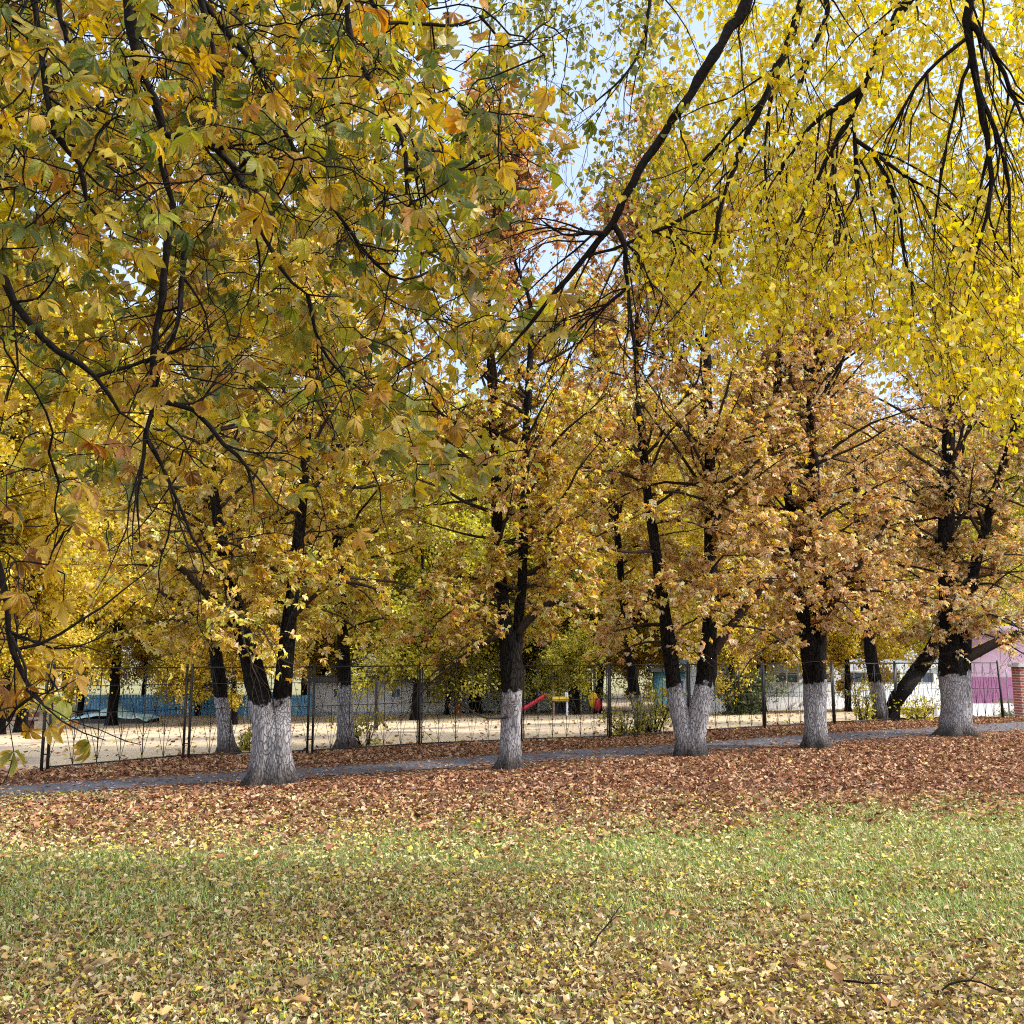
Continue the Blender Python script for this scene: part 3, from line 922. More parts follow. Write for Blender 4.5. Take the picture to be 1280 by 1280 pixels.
def near_leaf_geo(rng, P0, D, Nn, size, pal):
    """detailed palmate leaf: 5-7 pleated obovate leaflets"""
    k = rng.choice([5, 6, 7], p=[.45, .2, .35])
    R, Cc = 8, 5
    v = np.linspace(0, 1, R); u = np.linspace(-1, 1, Cc)
    vv, uu = np.meshgrid(v, u, indexing='ij')
    x, y, z = frames(D[None], Nn[None]); x, y, z = x[0], y[0], z[0]
    Vs, Qs, E, B, Ve = [], [], [], [], []
    i0 = (np.arange(R - 1)[:, None] * Cc + np.arange(Cc - 1)[None])
    Q = np.stack([i0, i0 + 1, i0 + Cc + 1, i0 + Cc], -1).reshape(-1, 4)
    brown = rng.normal(-.05, .14)
    sp_ = math.radians(rng.uniform(70, 105)); dr = rng.uniform(.35, 1.35)
    for i in range(k):
        f = (i / (k - 1)) * 2 - 1
        a = f * sp_ + rng.normal(0, .10)
        L = size * (1 - .35 * abs(f)) * rng.uniform(.88, 1.1)
        wid = .165 * L * (np.sin(np.pi * vv ** 1.45) ** .8 + .02) * rng.uniform(.85, 1.1)
        curl = rng.normal(.4, .45); ph = rng.uniform(0, 6.28)
        droop = dr * rng.uniform(.7, 1.3)
        th = droop * vv * 1.3
        along = L * np.where(droop > .01, np.sin(th) / max(droop * 1.3, .01), vv)
        down = -L * (1 - np.cos(th)) / max(droop * 1.3, .01)
        lx = uu * wid
        lz = down + np.abs(uu) ** 1.3 * wid * curl + .03 * L * np.sin(vv * 9 + ph) * uu ** 2 * 1.2 + rng.normal(0, .006 * L, uu.shape)
        ca, sa = math.cos(a), math.sin(a)
        X = lx * ca + along * sa; Y = -lx * sa + along * ca
        V = P0 + X[..., None] * x + Y[..., None] * y + lz[..., None] * z
        Vs.append(V.reshape(-1, 3)); Qs.append(Q + len(Qs) * R * Cc)
        E.append((np.maximum(np.abs(uu), vv ** 2 * .9)).ravel()); B.append(np.full(R * Cc, brown + rng.normal(0, .07)))
        Ve.append(((vv * 1.0 - np.abs(uu) * .22) * 44).ravel())
    c = pick(pal, 1, rng)[0]
    V = np.concatenate(Vs)
    return V, np.concatenate(Qs), np.repeat(c[None], len(V), 0), np.concatenate(E), np.concatenate(B), np.concatenate(Ve)

def side_twigs(lines, rng, n, L, r0, down, hook):
    out = []
    for p, r in lines:
        for q in range(n):
            j = rng.integers(1, len(p) - 1)
            td = nrm(p[j + 1] - p[j])
            d = nrm(td * .7 + rng.normal(0, .5, 3) * np.array([1, .6, 1]) + np.array([0, 0, -down]))
            w = walk(p[j], d, rng.uniform(*L), 7, rng, .17, hook)
            rr = min(r0, r[j] * .6)
            out.append((w, np.linspace(rr, .0016, 8)))
    return out

def snap(S, ln):
    p, r = ln
    m = len(p); r = r * np.concatenate([np.ones(m - m // 3), np.linspace(1, .3, m // 3)])
    if S:
        nodes = np.concatenate([a for a, b in S])
        for end in (0,):
            dd = np.linalg.norm(nodes - p[end], axis=1); j = int(np.argmin(dd))
            if dd[j] < .45:
                off = nodes[j] - p[0]
                w = np.clip(1 - np.arange(m) / (m * .6), 0, 1)[:, None]
                p = p + off * w ** 2
    return p, r

def pxline(pts, d0, d1, r0, r1, step=.12):
    n = len(pts)
    q = np.array([P(x, y, d0 + (d1 - d0) * i / (n - 1)) for i, (x, y) in enumerate(pts)])
    mpp = .86 * (d0 + d1) / 2 / F
    p_, r_ = resample(q, np.linspace(r0 * mpp, r1 * mpp, n), step * .6)
    g_ = np.random.default_rng(int(abs(pts[0][0]) * 7 + abs(pts[-1][1])))
    p_[1:-1] += g_.normal(0, 1, (len(p_) - 2, 3)) * (r_[1:-1, None] * .28)
    return p_, r_ * (1 + g_.normal(0, .10, len(r_)))

def near_chestnut():
    rng = np.random.default_rng(71)
    base = np.array([-5.6, .8, 0]); base[2] = float(gz(base[0], base[1]))
    tr = [resample(np.array([[-5.6, .8, -.15], [-5.62, .82, 1.0], [-5.55, .85, 2.4], [-5.4, .95, 4.2], [-5.3, 1.1, 6.5], [-5.2, 1.2, 9.5]]), [.30, .25, .23, .20, .15, .03], .2)]
    off = []      # limbs out of the frame that carry the hanging branches
    def limb(*pts, r0=.09, r1=.03):
        off.append(resample(np.array(pts, float), np.linspace(r0, r1, len(pts)), .2))
    tops = {}
    S = []
    def line(pts, d0, d1, r0, r1):
        S.append(snap(S, pxline(pts, d0, d1, r0, r1))); return S[-1][0][0]
    a = line([(150, -60), (165, 30), (183, 104), (201, 151), (198, 188), (215, 255), (232, 302)], 4.0, 4.3, 10, 4)
    line([(216, 265), (205, 352), (194, 430), (192, 490), (184, 545), (173, 620), (175, 682)], 4.25, 4.5, 6, 2)
    line([(228, 300), (222, 400), (205, 440), (192, 500)], 4.3, 4.4, 4, 3)
    b = line([(235, -70), (250, 0), (265, 45), (270, 130)], 4.4, 4.5, 7, 2.5)
    line([(250, -5), (269, 23), (319, 80), (356, 161), (380, 205), (413, 255)], 4.4, 4.8, 5.5, 2)
    line([(200, 165), (250, 175), (288, 205), (325, 285), (350, 335), (385, 368), (425, 370)], 4.2, 4.5, 6, 2)
    line([(325, 285), (315, 200), (295, 215)], 4.3, 4.4, 2.5, 4)
    d = line([(35, -60), (50, 60), (68, 165), (100, 205), (110, 255), (140, 285), (185, 303)], 3.6, 3.9, 5, 2.5)
    line([(68, -60), (72, 5), (82, 55)], 4.6, 4.6, 6, 4)
    line([(-40, 0), (0, 20), (40, 33)], 4, 4.2, 7, 4)
    g = line([(-70, 250), (-20, 310), (30, 395), (75, 440), (120, 470), (150, 515), (180, 535)], 4.0, 4.4, 7, 3)
    line([(120, 468), (165, 455), (200, 445), (240, 430)], 4.3, 4.4, 3, 1.5)
    line([(197, 495), (245, 510), (280, 555), (310, 585), (318, 640)], 4.4, 4.6, 4.5, 2)
    line([(197, 540), (215, 600), (240, 670), (275, 720)], 4.45, 4.7, 3.5, 1.5)
    e = line([(-60, 610), (-20, 660), (2, 720), (12, 790), (22, 832), (45, 868), (66, 892)], 3.0, 3.2, 6, 3)
    line([(40, 865), (20, 885), (10, 900)], 3.15, 3.2, 2.5, 1.5)
    k = line([(430, -60), (475, 20), (500, 28), (560, 32), (600, 20)], 4.6, 5.0, 4, 2)
    line([(420, -60), (440, 60), (495, 155), (508, 210), (512, 262), (540, 277)], 4.6, 4.9, 5, 2)
    line([(413, 255), (470, 330), (505, 350), (545, 335), (568, 312)], 4.8, 5.0, 3, 1.5)
    line([(385, 368), (400, 430), (430, 470), (470, 500)], 4.5, 4.8, 3, 1.5)
    line([(600, 20), (640, 60), (680, 30), (720, 60)], 5.0, 5.2, 2.5, 1.2)
    line([(505, 205), (560, 215), (620, 190), (660, 200)], 4.8, 4.8, 3, 1.5)
    T0 = np.array([-5.35, 1.0, 4.6])
    limb(T0, (-4.2, 2.2, 5.8), (-2.6, 3.6, 5.9), a, r0=.12, r1=.05)
    limb(T0 + [0, 0, .8], (-4.0, 2.6, 6.6), (-2.4, 3.8, 6.6), b, r0=.10, r1=.03)
    limb((-4.2, 2.2, 5.8), (-3.2, 3.0, 5.6), d, r0=.05, r1=.02)
    limb(T0 + [0, 0, -1.2], (-4.4, 2.2, 4.2), (-3.2, 3.4, 4.3), g, r0=.08, r1=.025)
    limb(T0 + [0, 0, -2.2], (-4.2, 1.8, 2.7), (-2.9, 2.5, 2.6), e, r0=.06, r1=.018)
    limb((-2.6, 3.6, 6.2), (-1.8, 4.2, 6.3), k, r0=.06, r1=.02)
    # where the leaves hang
    tg = []
    def want(px, py):
        if py < 250: 
            w = 1.0 if px < 520 else (.75 if px < 640 else (.35 if px < 730 and py > 30 else 0))
            if px > 560 and py < 110: w *= .35
            return w
        if py < 330: return .65 if px < 600 else 0
        if py < 500: return .34 if px < 590 else 0
        if py < 700: return (.32 if px < 90 else .18) if px < 480 else 0
        if py < 910: return .17 if px < 95 else 0
        return 0
    while len(tg) < 1250:
        px = rng.uniform(-150, 730); py = rng.uniform(-170, 905)
        if py < 0 and px > 560: continue
        if rng.random() < want(px, max(py, 0)):
            dd = (rng.uniform(3.0, 4.2) if rng.random() < .32 else rng.uniform(4.4, 6.6)) if py < 300 else (rng.uniform(3.6, 4.2) if rng.random() < .2 else rng.uniform(4.7, 6.4))
            if px < 100 and py > 600: dd = rng.uniform(2.9, 3.5)
            tg.append(P(px, py, dd))
    for (px, py, dd) in [(62, 880, 3.2), (95, 890, 3.25), (125, 888, 3.2), (40, 872, 3.2), (20, 460, 2.6), (0, 420, 2.5), (395, 500, 3.6), (410, 530, 3.7), (545, 500, 4.2), (560, 520, 4.3), (430, 660, 4.2),
                         (60, 60, 2.7), (90, 90, 2.8), (40, 110, 2.7), (150, 60, 3), (290, 160, 3.0), (690, 215, 4.4), (640, 170, 4.3), (600, 150, 4.2), (650, 95, 4.4), (620, 395, 4.6), (600, 60, 4.3), (560, 120, 4.2)]:
        tg.append(P(px, py, dd))
    # the rest of the crown, behind and above the camera
    for i in range(240):
        a_ = rng.uniform(0, 6.28); r_ = rng.uniform(.8, 3.6)
        p = np.array([-5.3 + math.cos(a_) * r_, .6 + math.sin(a_) * r_ * .9, rng.uniform(3.2, 9.0)])
        v = p - np.array([0, 0, CAMZ])
        if p[1] > .3 and abs(p[0]) < p[1] * .62 + .4: continue
        tg.append(p)
    S2 = side_twigs(S, rng, 5, (.25, .8), .007, .0, .10)
    S2 += side_twigs(S2, rng, 2, (.12, .35), .0035, 0, .08)
    S2 = [q for q in S2 if q[0][:, 2].min() > 1.5]
    br, ends = attach(S + S2 + off + [(tr[0][0][12:], tr[0][1][12:])], np.array(tg), .0028, .06, rng)
    PAL = [(.085, .11, .018, 3.4), (.19, .19, .025, 2.6), (.40, .31, .035, 3), (.48, .32, .04, 2.8), (.40, .20, .035, 1.1), (.30, .31, .04, 1.6)]
    PALB = [(.40, .27, .04, 3), (.34, .18, .03, 3), (.24, .10, .025, 2.0), (.18, .18, .03, 1.0)]
    VV, QQ, CC, EE, BB, VE = [], [], [], [], [], []; nb = 0
    pet = []
    for (t, dr, c) in ends:
        for q in range(rng.choice([1, 2, 3], p=[.35, .45, .2])):
            if q == 0: at, dd = t, dr
            else:
                j = rng.integers(2, 6); at, dd = c[j], nrm(rng.normal(0, 1, 3))
            d1 = nrm(dd * .5 + rng.normal(0, .5, 3) + np.array([0, 0, -.35]))
            L = rng.uniform(.07, .15)
            tip = at + d1 * L + np.array([0, 0, -.02])
            pet.append((np.array([at, at + d1 * L * .5 + np.array([0, 0, .01]), tip]), np.array([.0022, .0016, .0016]), 4))
            low = t[2] < 3.2 or (tip[2] < 2.2)
            hang = nrm(d1 * np.array([1, 1, .5]) + np.array([0, 0, -rng.uniform(.1, .9)]))
            nn = nrm(rng.normal(0, .45, 3) + np.array([0, -.15, 1]))
            V, Q, C, E, B, Ve = near_leaf_geo(rng, tip, hang, nn, rng.uniform(.06, .10) if low else rng.uniform(.062, .122), PALB if low else PAL)
            VV.append(V); QQ.append(Q + nb); CC.append(C); EE.append(E); BB.append(B + (.10 if low else 0)); VE.append(Ve); nb += len(V)
    # outer, farther shoots of the same crown, seen smaller
    t2 = []
    while len(t2) < 900:
        px = rng.uniform(-160, 720); py = rng.uniform(-170, 640)
        w = 1.0 if py < 300 else (.75 if py < 430 else .35)
        if px > 540: w *= .5 if py > 150 else .12
        if px > 640: w *= .5
        if rng.random() < w: t2.append(P(px, py, rng.uniform(6.0, 9.5)))
    allb = S + S2 + off + [(p, r) for p, r, k_ in br]
    br2, ends2 = attach(allb, np.array(t2), .003, .05, rng)
    br += br2
    L2P, L2D = [], []
    for (e_, dr_, c_) in ends2:
        m_ = 3 + rng.poisson(2.2)
        ii = rng.integers(2, 6, m_)
        L2P.append(c_[ii] + rng.normal(0, .07, (m_, 3))); L2D.append(np.repeat(dr_[None], m_, 0))
    L2P = np.concatenate(L2P); L2D = np.concatenate(L2D)
    fm = foliage_mesh('outer_leaves', L2P - base, L2D, np.arange(len(L2P)) // 4, rng, [(.56, .44, .05, 3), (.36, .35, .045, 2.6), (.56, .38, .055, 3), (.18, .21, .035, 1.8), (.44, .26, .05, 1.4)], (.10, .18), True, .03)
    t = thing('chestnut_tree', 'overhanging chestnut with large browning green leaves and black limbs, filling the upper left', 'tree', tuple(base))
    inv = -base
    def sh(l): return [(p + inv, r, k_) for p, r, k_ in l]
    tm = trunk_mesh('trunk', [(tr[0][0] + inv, tr[0][1])], 0, 1.2, rng)
    link('trunk', tm, M_bark, t)
    limbs = [(p, r, 8) for p, r in off + S]
    link('limbs', tubes_mesh('limbs', sh(limbs)), M_near_bark, t)
    link('twigs', tubes_mesh('twigs', sh(br + pet + [(p, r, 5) for p, r in S2])), M_near_bark, t)
    link('outer_leaves', fm, M_leaf, t)
    link('leaves', mk_mesh('leaves', np.concatenate(VV) + inv, np.concatenate(QQ), {'tint': np.concatenate(CC), 'edge': np.concatenate(EE), 'brown': np.concatenate(BB), 'vein': np.concatenate(VE)}, True), M_near, t)

BL_V = np.array([[0, 0, 0], [-.36, .30, .06], [-.22, .66, .04], [0, 1.05, -.10], [.22, .66, .04], [.36, .30, .06]]); BL_F = [(0, 5, 4, 3), (0, 3, 2, 1)]

def near_birch():
    rng = np.random.default_rng(81)
    base = np.array([8.6, -2.4, 0.]); base[2] = float(gz(8.6, -2.4))
    tr = [resample(np.array([[8.6, -2.4, -.15], [8.58, -2.38, 1.2], [8.5, -2.3, 3.5], [8.4, -2.1, 6.5], [8.2, -1.9, 9.5], [8.1, -1.8, 13]]), [.26, .20, .18, .15, .11, .03], .25)]
    S = []; off = []
    def line(pts, d0, d1, r0, r1):
        S.append(snap(S, pxline(pts, d0, d1, r0, r1, .15))); return S[-1][0][0]
    def limb(*pts, r0=.09, r1=.03):
        off.append(resample(np.array(pts, float), np.linspace(r0, r1, len(pts)), .2))
    a = line([(975, -80), (930, 10), (885, 82), (850, 135), (790, 228), (764, 280), (720, 335), (660, 408), (610, 465), (556, 502)], 6.0, 6.6, 9.5, 1.6)
    line([(768, 276), (782, 310), (785, 360), (792, 430)], 6.2, 6.4, 5, 1.5)
    line([(755, 285), (730, 288), (703, 293), (670, 270)], 6.2, 6.3, 4, 1.5)
    line([(735, 325), (800, 300), (850, 275), (890, 250), (905, 245)], 6.3, 6.6, 2.5, 3.5)
    line([(785, 345), (760, 375), (735, 400), (700, 440)], 6.3, 6.5, 3, 1.2)
    b = line([(1030, -70), (1004, 0), (984, 57), (954, 128), (930, 178), (904, 245), (884, 335), (852, 385), (820, 420)], 6.6, 7.0, 7, 1.6)
    line([(966, -60), (967, 20), (962, 100), (957, 190), (960, 270), (968, 330)], 6.9, 7.0, 3.5, 1.2)
    line([(954, 128), (925, 150), (890, 190), (850, 220)], 6.8, 6.9, 3, 1.2)
    c = line([(1175, -60), (1135, 0), (1102, 44), (1082, 104), (1065, 141), (1038, 188), (1011, 248), (984, 300), (965, 350)], 6.4, 6.9, 8, 1.6)
    line([(1082, 90), (1041, 134), (1011, 158), (984, 200), (944, 235)], 6.5, 6.9, 5, 1.5)
    line([(1072, 134), (1070, 188), (1072, 235), (1055, 270)], 6.6, 6.8, 3.5, 1.3)
    line([(1040, 185), (1045, 250), (1050, 300), (1022, 345)], 6.7, 6.9, 2.5, 1.2)
    line([(1020, -40), (1035, 10), (1015, 60), (1000, 110), (985, 150)], 7.2, 7.3, 5, 1.5)
    d = line([(1225, -70), (1213, 0), (1212, 45), (1222, 110), (1236, 188), (1236, 255), (1220, 322), (1203, 413)], 6.0, 6.5, 8, 1.4)
    line([(1212, 48), (1160, 90), (1120, 150), (1100, 190)], 6.1, 6.5, 3.5, 1.5)
    line([(1225, 10), (1245, 60), (1262, 110), (1285, 160)], 6, 6.2, 5, 2)
    line([(1215, 60), (1195, 130), (1180, 200), (1170, 270), (1165, 340)], 6.2, 6.5, 3, 1.2)
    line([(1092, 168), (1115, 202), (1140, 225), (1172, 238)], 6.6, 6.7, 3.5, 1.5)
    line([(1100, 180), (1125, 250), (1130, 320), (1150, 380)], 6.6, 6.9, 3, 1.2)
    line([(1232, 110), (1258, 200), (1262, 290), (1266, 360)], 6.2, 6.5, 3.5, 1.2)
    line([(820, -50), (800, 60), (765, 110), (700, 160)], 6.8, 6.8, 3, 1.0)
    T0 = np.array([8.4, -2.1, 6.6])
    limb(T0, (7.2, 1.6, 8.6), (5.4, 4.2, 8.9), (3.2, 5.5, 8.2), a, r0=.11, r1=.05)
    limb((5.4, 4.2, 8.9), (4.0, 5.8, 8.8), b, r0=.07, r1=.036)
    limb(T0 + [0, 0, 1], (7.6, 1.8, 9.2), (5.6, 5.0, 9.0), c, r0=.09, r1=.04)
    limb(T0 + [0, 0, -.6], (7.4, 1.6, 7.9), (5.4, 4.6, 8.0), d, r0=.08, r1=.04)
    # hanging shoots: density falls off to a ragged lower fringe
    tg = []
    def low(px):
        return np.interp(px, [560, 640, 720, 800, 900, 1000, 1080, 1160, 1230, 1330], [150, 180, 200, 400, 450, 420, 440, 500, 540, 540])
    while len(tg) < 3300:
        px = rng.uniform(600, 1400); py = rng.uniform(-160, 560)
        lo = low(px)
        w = 1.0 if py < lo - 70 else np.clip((lo - py) / 70, 0, 1) * .9
        if px < 800: w *= .34 if py < 190 else .30
        gap = math.exp(-((px - 755) / 55) ** 2 - ((py - 120) / 60) ** 2)
        w *= 1 - .93 * gap
        w *= 1 - .85 * math.exp(-((px - 880) / 35) ** 2 - ((py - 40) / 45) ** 2)
        if px >= 800: w *= .68 + .32 * float(smooth(120, 300, py))
        if rng.random() < w:
            dd = rng.uniform(7.0, 9.8) if rng.random() < .86 else rng.uniform(6.0, 6.6)
            tg.append(P(px, py, dd))
    for i in range(500):
        a_ = rng.uniform(0, 6.28); r_ = rng.uniform(.6, 3.4)
        p = np.array([8.0 + math.cos(a_) * r_, -1.2 + math.sin(a_) * r_, rng.uniform(4.5, 12.5)])
        if p[1] > .3 and abs(p[0]) < p[1] * .58 and p[2] < 1.9 + .8 * p[1]: continue
        tg.append(p)
    S2 = side_twigs(S, rng, 7, (.5, 1.5), .0085, .55, -.10)
    S2 += side_twigs(S2, rng, 2, (.3, .8), .0035, .5, -.1)
    br, ends = attach(S + S2 + off + [(tr[0][0][16:], tr[0][1][16:])], np.array(tg), .0017, .05, rng)
    LP, LD = [], []
    for (t, dr, c) in ends:
        n = rng.poisson(9)
        # a thin pendulous end with leaves along it
        L = rng.uniform(.15, .45)
        w = walk(t, nrm(dr * .5 + np.array([0, 0, -1])), L, 4, rng, .18, -.15)
        br.append((w, np.linspace(.0017, .0009, 5), 3))
        allp = np.concatenate([c[2:], w[1:]])
        ii = rng.integers(0, len(allp), n + 4)
        LP.append(allp[ii] + rng.normal(0, .035, (n + 4, 3))); LD.append(np.repeat(dr[None], n + 4, 0))
    LP = np.concatenate(LP); LD = np.concatenate(LD); n = len(LP)
    D = nrm(rng.normal(0, .6, (n, 3)) + np.array([0, 0, -.75]))
    Nn = nrm(rng.normal(0, .8, (n, 3)) + np.array([0, -.3, .35]))
    V = place(BL_V, LP, D, Nn, rng.uniform(.042, .072, n), .05, rng)
    C = pick([(.74, .58, .035, 4), (.68, .49, .03, 2.4), (.58, .51, .045, 1.8), (.36, .35, .04, .9), (.76, .66, .12, 1.1)], n, rng)
    olive = (LP[:, 0] < 1.15) & (LP[:, 2] > 5.0) & (rng.random(n) < .75)
    C[olive] = pick([(.20, .21, .035, 3), (.14, .16, .03, 2), (.36, .33, .05, 1.5)], int(olive.sum()), rng)
    t = thing('birch_tree', 'overhanging birch with small bright yellow leaves and long black drooping branches, upper right', 'tree', tuple(base))
    inv = -base
    link('trunk', trunk_mesh('trunk', [(tr[0][0] + inv, tr[0][1])], 0, 1.2, rng), M_bark, t)
    link('limbs', tubes_mesh('limbs', [(p + inv, r, 8) for p, r in off + S]), M_near_bark, t)
    link('twigs', tubes_mesh('twigs', [(p + inv, r, k) for p, r, k in br] + [(p + inv, r, 5) for p, r in S2]), M_near_bark, t)
    link('leaves', mk_mesh('leaves', V + inv, rep_faces(BL_F, n, 6), {'tint': np.repeat(C, 6, 0)}), M_birch, t)

# ------------------------------------------------------------------ fence
def build_fence():
    pts = [p for p in FPTS]
    t = thing('metal_fence', 'black welded metal fence with fan patterned panels running along the path', 'fence', tuple(pts[0]))
    o0 = pts[0]
    H = 1.78
    for i, p in enumerate(pts):
        m = MB(); q = p - o0
        lean = 0.06 if i == len(pts) - 1 else 0
        for dx in ((-.05, .05) if i in (0, 1, 2) else (0,)):
            m.bar(q + [dx, 0, -.15], q + [dx - lean * 1.3, 0, H + .02], .05 if i not in (0, 1, 2) else .04)
        if i in (0, 1, 2):
            m.bar(q + [-.05, 0, .3], q + [.05, 0, .3], .02); m.bar(q + [-.05, 0, 1.5], q + [.05, 0, 1.5], .02)
        m.build('post', M_iron, t)
    for i in range(len(pts) - 1):
        a, b = pts[i] - o0, pts[i + 1] - o0
        e = nrm(b - a) * .05
        a = a + e; b = b - e
        L = np.linalg.norm(b - a)
        def W(u, z): return a + (b - a) * u + np.array([0, 0, z])
        m = MB()
        z0, z1, zm = .09, H - .05, .95
        m.bar(W(0, z1), W(1, z1), .028); m.bar(W(0, z0), W(1, z0), .024)
        m.bar(W(0, zm), W(1, zm), .013); m.bar(W(0, 1.42), W(1, 1.42), .012)
        m.bar(W(0.002, z0), W(0.002, z1), .024); m.bar(W(.998, z0), W(.998, z1), .024)
        nmod = 3
        for k in range(nmod):
            u0, u1 = k / nmod, (k + 1) / nmod; um = (u0 + u1) / 2
            if k: m.bar(W(u0, z0), W(u0, z1), .014)
            m.bar(W(um, z0), W(um, z1), .010)
            th = .0072
            du = (u1 - u0)
            # fan rising from the foot of the middle bar
            m.bar(W(um, z0), W(um - du * .25, zm), th); m.bar(W(um, z0), W(um + du * .25, zm), th)
            m.bar(W(um, z0 + .38), W(um - du * .12, zm), th); m.bar(W(um, z0 + .38), W(um + du * .12, zm), th)
            m.bar(W(u0, z0 + .38), W(u0 + du * .25, zm), th); m.bar(W(u1, z0 + .38), W(u1 - du * .25, zm), th)
            # and falling from the top rail
            m.bar(W(um, z1), W(um - du * .25, zm), th); m.bar(W(um, z1), W(um + du * .25, zm), th)
            m.bar(W(um - du * .5, z1 - .05), W(um - du * .25, zm), th); m.bar(W(um + du * .5, z1 - .05), W(um + du * .25, zm), th)
            m.bar(W(u0, z0 + .04), W(um - du * .25, zm), th); m.bar(W(u1, z0 + .04), W(um + du * .25, zm), th)
        m.build('panel', M_iron, t)
    # light mesh fence running back from the leaning end post to the brick pillar
    pa = G(1262, 897); pb = G(1300, 892)
    t2 = thing('wire_fence', 'thin grey wire fence section between the leaning black post and the brick pillar', 'fence', tuple(pa))
    m = MB(); v = pb - pa
    for u in (0, .5, 1):
        m.bar(v * u + [0, 0, -.1], v * u + [0, 0, 1.5], .035)
    for z in (.1, .55, 1.0, 1.5):
        m.bar(np.array([0, 0, z]), v + [0, 0, z], .012)
    m.build('posts_and_wires', plain('grey_wire', (.25, .25, .27), .5, .2), t2)
    pc = G(1284, 897)
    t3 = thing('brick_pillar', 'red brick gate pillar at the right edge beside the wire fence', 'pillar', tuple(pc))
    bm, nt, out = new_mat('red_brick')
    bs = N_(nt, 'ShaderNodeBsdfPrincipled'); bs.inputs['Roughness'].default_value = .9
    tc = N_(nt, 'ShaderNodeTexCoord'); mp = N_(nt, 'ShaderNodeMapping'); mp.inputs['Rotation'].default_value = (math.pi / 2, 0, 0)
    bt = N_(nt, 'ShaderNodeTexBrick', i_Scale=1.0)
    bt.inputs['Brick Width'].default_value = .25; bt.inputs['Row Height'].default_value = .085; bt.inputs['Mortar Size'].default_value = .012
    bt.inputs['Color1'].default_value = (.32, .07, .04, 1); bt.inputs['Color2'].default_value = (.24, .05, .035, 1); bt.inputs['Mortar'].default_value = (.42, .34, .3, 1)
    nt.links.new(tc.outputs['Object'], mp.inputs[0]); nt.links.new(mp.outputs[0], bt.inputs['Vector']); nt.links.new(bt.outputs['Color'], bs.inputs['Base Color'])
    nt.links.new(bs.outputs[0], out.inputs['Surface'])
    m = MB(); m.box((0, 0, .75), (.55, .55, 1.7)); m.build('shaft', bm, t3)
    m = MB(); m.box((0, 0, 1.64), (.66, .66, .08)); m.box((0, 0, 1.71), (.5, .5, .06)); m.build('cap', plain('concrete_cap', (.4, .38, .35)), t3)

# ------------------------------------------------------------------ shrubs
def shrub(name, label, px, py, w, h, pal, seed, n=900, size=(.06, .1), cat='shrub', stems=9, twiggy=False, group=None, lp=10):
    rng = np.random.default_rng(seed)
    b = G(px, py)
    t = thing(name, label, cat, tuple(b), group)
    br = []; LP = []; LD = []; LC = []
    for i in range(stems):
        a = rng.uniform(0, 6.28); ln = rng.uniform(.25, .8)
        d = nrm(np.array([math.cos(a) * ln * w / h * .9, math.sin(a) * ln * w / h * .9, 1]))
        p = walk((math.cos(a) * w * .08, math.sin(a) * w * .08, -.05), d, h * rng.uniform(.75, 1.05), 6, rng, .12, .0)
        br.append((p, np.linspace(.012 + .006 * h, .004, 7), 5))
        for k in range(6 if not twiggy else 26):
            j = rng.integers(1, 7)
            q = walk(p[j], nrm(rng.normal(0, .7, 3) + np.array([0, 0, .35])), w * rng.uniform(.15, .4), 4, rng, .2, -.02)
            br.append((q, np.linspace(.006, .003, 5), 3))
            m = rng.poisson(lp)
            if m:
                ii = rng.integers(1, 5, m)
                LP.append(q[ii] + rng.normal(0, .06 * w, (m, 3))); LD.append(np.repeat(nrm(q[-1] - q[0])[None], m, 0)); LC.append(np.full(m, len(br)))
    link('stems', tubes_mesh('stems', br), M_twig, t)
    LPc = np.concatenate(LP); LPc[:, 2] = np.maximum(LPc[:, 2], .05)
    link('foliage', foliage_mesh('foliage', LPc, np.concatenate(LD), np.concatenate(LC), rng, pal, size, False, .02), M_leaf, t)

def shrubs():
    Y = [(.58, .47, .06, 3), (.44, .40, .06, 2), (.30, .30, .05, 1.4)]
    GN = [(.07, .11, .03, 3), (.12, .16, .045, 2), (.22, .24, .07, 1)]
    GR = [(.18, .155, .155, 3), (.26, .22, .22, 2), (.30, .24, .13, 1)]
    shrub('yellow_shrub', 'low yellow shrub right of the dark slim chestnut', 456, 934, .8, .75, Y, 1, stems=10, lp=7)
    shrub('yellow_shrub', 'small yellow seedling behind the fence left of the thick twin trunk', 304, 938, .5, .5, Y, 2, stems=6, lp=6)
    shrub('yellow_shrub', 'leafy yellow bush at the foot of the slim chestnut beside the slide', 782, 921, 1.0, .85, Y, 3, stems=12, lp=11)
    shrub('yellow_shrub', 'yellow green bush between the slim chestnut and the V shaped chestnut', 818, 918, .9, 1.25, Y + OLIVE[:2], 4, stems=12, lp=11)
    shrub('green_bush', 'round dark green bush on the sand behind the fence', 930, 893, 2.0, 1.6, GN, 5, stems=26, lp=26, size=(.08, .13))
    shrub('green_shrub', 'yellow green shrub left of the forked old chestnut', 1078, 903, .7, 1.3, OLIVE + Y[:1], 6, stems=9, lp=12)
    shrub('green_shrub', 'bright green low shrub between the forked chestnut and the stout one', 1148, 901, 1.3, .8, OLIVE + Y[:1], 7, stems=10, lp=12)
    shrub('bare_thicket', 'bare grey brown thicket behind the turquoise covered sandbox', 235, 884, 5.2, 3.4, GR, 8, stems=40, lp=16, twiggy=True, cat='thicket', size=(.08, .16))
    shrub('green_shrub', 'pale green weeds at the foot of the brick pillar', 1262, 895, .9, .5, [(.2, .26, .08, 2), (.35, .36, .16, 1)], 9, stems=12, lp=10)
    shrub('dark_spruce_bush', 'dark grey bush against the white playground building', 468, 884, 1.7, 2.6, GR + GN[:1], 10, stems=20, lp=24, size=(.08, .13))

